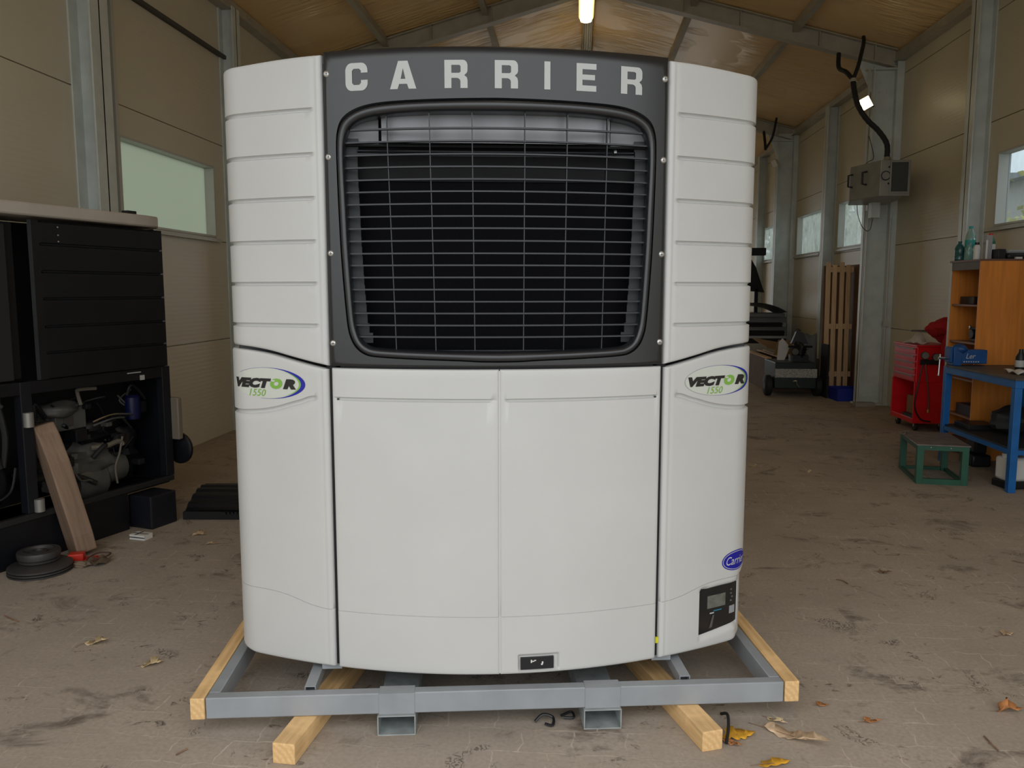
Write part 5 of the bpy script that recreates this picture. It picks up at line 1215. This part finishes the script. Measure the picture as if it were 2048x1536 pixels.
# ------------------------------------------------------------------ leaves and litter
def leafmat(name, c): return mat(name, c, .7, var=.35, vscale=30.)
LM = {'yellow': leafmat('yellow_leaf', (.62, .32, .02)), 'tan': leafmat('tan_leaf', (.58, .42, .27)), 'orange': leafmat('orange_leaf', (.50, .21, .07)), 'pale': leafmat('pale_leaf', (.68, .54, .32)), 'brown': leafmat('brown_leaf', (.22, .13, .08))}
def leaf(x, y, L, W_, rz, m, label, lobes=4, curl=.02, seed=0):
    rnd = random.Random(seed); n = 36; mb = MB(); top = []; bot = []; mid = []
    for i in range(n + 1):
        u = i / n; base = sin(pi * u ** .8) ** .7 if 0 < u < 1 else 0
        lob = .62 + .38 * abs(sin(pi * lobes * u + .3 * sin(9 * u + seed))); w = W_ / 2 * base * lob
        z = .004 + curl * (u * u) * .8 + curl * .3 * sin(6 * u + seed); xx = L * (u - .5)
        bend = .12 * L * sin(2.2 * u + seed)
        mid.append(mb.p((xx, bend, z))); top.append(mb.p((xx + .01 * sin(20 * u), bend + w, z + curl * (.6 + .5 * sin(7 * u + seed)) * base))); bot.append(mb.p((xx, bend - w * .9, z + curl * (.5 + .5 * cos(6 * u + seed)) * base)))
    for i in range(n): mb.face([mid[i], mid[i + 1], top[i + 1], top[i]]); mb.face([bot[i], bot[i + 1], mid[i + 1], mid[i]])
    t = thing('fallen_leaf', label, 'leaf', (x, y, 0), rz, 'autumn leaves on the floor')
    mb.build('leaf_blade', t, m=LM[m], solid=.0008, sharp=70)
    mb = MB(); b = .12 * L * sin(seed); mb.tube([(-L / 2 - .25 * L, b * 1.4, .003), (-L / 2, b, .004), (0, .12 * L * sin(1.1 + seed), .008)], .0012, 5); mb.build('stalk', t, m=LM['brown'])
LEAVES = [(0.631, 2.97, 0.13, 0.09, 10, 'yellow', 'bright yellow leaf on the floor beside the right front bearer end', 4, 0.012), (0.592, 2.919, 0.075, 0.04, -30, 'orange', 'small brown orange leaf tucked under the bright yellow leaf', 3, 0.01), (0.843, 2.98, 0.24, 0.085, -22, 'tan', 'large dry curled tan leaf on the floor right of the skid', 6, 0.03), (0.803, 3.103, 0.08, 0.035, -35, 'pale', 'pale folded leaf fragment above the large dry tan leaf', 3, 0.012), (0.722, 2.812, 0.12, 0.055, 8, 'yellow', 'dull yellow leaf at the bottom edge right of the skid', 3, 0.008), (1.762, 3.254, 0.1, 0.06, -10, 'orange', 'orange brown curled leaf near the right edge of the floor', 3, 0.03), (2.142, 4.018, 0.07, 0.05, 10, 'tan', 'pale tan leaf on the floor at the far right', 4, 0.012), (1.176, 3.118, 0.07, 0.03, 5, 'orange', 'small orange leaf on the open floor to the right', 2, 0.012), (1.864, 4.882, 0.075, 0.05, -25, 'brown', 'small brown leaf far back on the floor at right', 3, 0.015), (-2.316, 3.572, 0.1, 0.07, 25, 'pale', 'pale tan lobed leaf on the left floor', 4, 0.015), (-1.929, 3.376, 0.09, 0.075, 20, 'pale', 'pale star shaped leaf nearer the skid on the left floor', 4, 0.015), (-2.622, 5.285, 0.1, 0.05, 0, 'tan', 'tan leaf on the floor below the black ribbed panels', 3, 0.02), (-2.438, 5.098, 0.1, 0.03, 12, 'tan', 'thin leaf shred on the floor left of the white unit', 3, 0.01), (1.02, 3.237, 0.05, 0.03, 0, 'orange', 'tiny faded orange leaf on the floor right of the skid end', 2, 0.006), (1.713, 7.847, 0.07, 0.05, 10, 'pale', 'small pale leaf close to the right flank of the white unit', 3, 0.02), (2.176, 7.624, 0.05, 0.03, 0, 'pale', 'tiny pale leaf in the middle of the right floor', 2, 0.02)]
for k, (x, y, L, w, a, m, lab, lo, cu) in enumerate(LEAVES): leaf(x, y, L, w, R_(a), m, lab, lo, cu, k)
TW = [([(1.539, 4.745), (1.57, 4.723), (1.586, 4.675)], 'thin twig lying on the floor at right beyond the large dry leaf'), ([(-2.992, 3.846), (-2.919, 3.8), (-2.856, 3.773)], 'dark twig on the floor at the left edge'), ([(1.569, 3.053), (1.568, 2.998), (1.572, 2.951)], 'thin dark twig at the lower right corner of the floor'), ([(-1.433, 2.722), (-1.444, 2.704), (-1.456, 2.681)], 'short dark twig on the floor near the lower left of the skid')]
for (a, b, c), lab in TW:
    mb = MB(); mb.tube(catmull([(*a, .004), (*b, .006), (*c, .004)], 4), .003, 6); tag(mb.build('twig', m=LM['brown']), lab, 'twig', 'twigs on the floor')
mb = MB(); mb.tube(catmull([(0, 0, .01), (.03, .02, .03), (.07, .02, .02), (.07, -.02, .01), (.04, -.015, .012)], 5), .006, 6); o = mb.build('plastic_clip', m=black, loc=(-0.152, 3.007, 0)); tag(o, 'small black clip on the floor between the two fork pockets', 'clip')
mb = MB(); mb.tube(catmull([(0, 0, .01), (.04, .03, .012), (.05, -.01, .010), (.01, -.015, .01)], 5), .005, 6); o = mb.build('plastic_clip', m=black, loc=(-0.05, 3.061, 0)); tag(o, 'small black loop on the floor just left of the right fork pocket', 'clip')
mb = MB(); mb.tube(catmull([(0.591, 3.127, 0.01),(0.606, 3.079, 0.035),(0.595, 2.994, 0.03),(0.5740000000000001, 2.916, 0.008)], 6), .006, 8); tag(mb.build('cable_piece', m=rubber), 'short black cable arching beside the right front pine bearer', 'cable')

# ------------------------------------------------------------------ outside
mb = MB(); mb.box(-60, 80, -40, 90, -.5, -.21); struct(mb.build('trim_%d' % (TN[0] + 1), m=mat('yard_ground', (.30, .29, .26), .9, var=.15, vscale=1.), smooth=False), 'pale yard ground outside the hall'); TN[0] += 1
HS = thing('neighbour_house', 'distant house with a dark grey roof seen through the nearest right window', 'house', (17.5, 31, -.2))
mb = MB(); mb.box(-3, 6, -4, 8, 0, 5.55); mb.build('wall', HS, m=mat('house_wall', (.45, .43, .40), .9), smooth=False)
mb = MB(); mb.prism_x([(-4.6, 5.5), (8.6, 5.5), (2, 6.35)], -3.5, 6.5); mb.build('roof', HS, m=mat('slate_roof', (.22, .23, .24), .7, var=.2), smooth=False)
def tree(x, y, h, r, m, label, seed, n=900, s=.16):
    rnd = random.Random(seed); t = thing('garden_tree', label, 'tree', (x, y, -.2), 0, 'trees outside the right windows')
    mb = MB(); mb.tube([(0, 0, 0), (.05, 0, h * .4), (0, .05, h * .75)], [.12, .08, .03], 8); mb.build('trunk', t, m=oldwood)
    mb = MB(); 
    for k in range(n):
        a = rnd.uniform(0, 2 * pi); el = rnd.uniform(-1, 1); rr = rnd.random() ** .5; c_ = sqrt(1 - el * el)
        lump = 1 + .25 * sin(5 * a + seed) * sin(4 * el + seed)
        p = Vector((r * rr * c_ * cos(a) * lump, r * rr * c_ * sin(a) * lump, h * .62 + h * .40 * rr * el * lump))
        d1 = Vector((rnd.uniform(-1, 1), rnd.uniform(-1, 1), rnd.uniform(-1, 1))).normalized(); d2 = d1.cross(Vector((rnd.uniform(-1, 1), rnd.uniform(-1, 1), rnd.uniform(-1, 1)))).normalized()
        mb.face([mb.p(p + d1 * s), mb.p(p + d2 * s * .6), mb.p(p - d1 * s), mb.p(p - d2 * s * .6)])
    mb.build('foliage', t, m=m, smooth=False)
yel = mat('yellow_foliage', (.50, .48, .14), .8, var=.35, vscale=3.); grn = mat('grey_green_foliage', (.26, .28, .20), .8, var=.3, vscale=3.); olv = mat('olive_foliage', (.34, .33, .17), .8, var=.3, vscale=3.)
tree(9.1, 17.2, 3.9, 1.5, yel, 'yellow leaved tree outside the nearest right window', 1, 1200, .10)
tree(12.6, 21.0, 6.0, 1.6, yel, 'taller yellow tree at the right edge of the nearest right window', 2, 900, .13)
tree(11.9, 36, 5.3, 2.0, olv, 'olive bushy tree outside the middle right window', 3, 2200, .18)
tree(17.0, 51, 7.4, 2.2, grn, 'grey green tree farther off behind the middle right window', 6, 1800, .2)
tree(7.9, 29, 4.8, 1.7, grn, 'grey green tree outside the farther right window', 4, 1800, .16)
tree(13.0, 47, 7.0, 2.0, grn, 'tall grey tree beyond the farther right window', 5, 1800, .2)
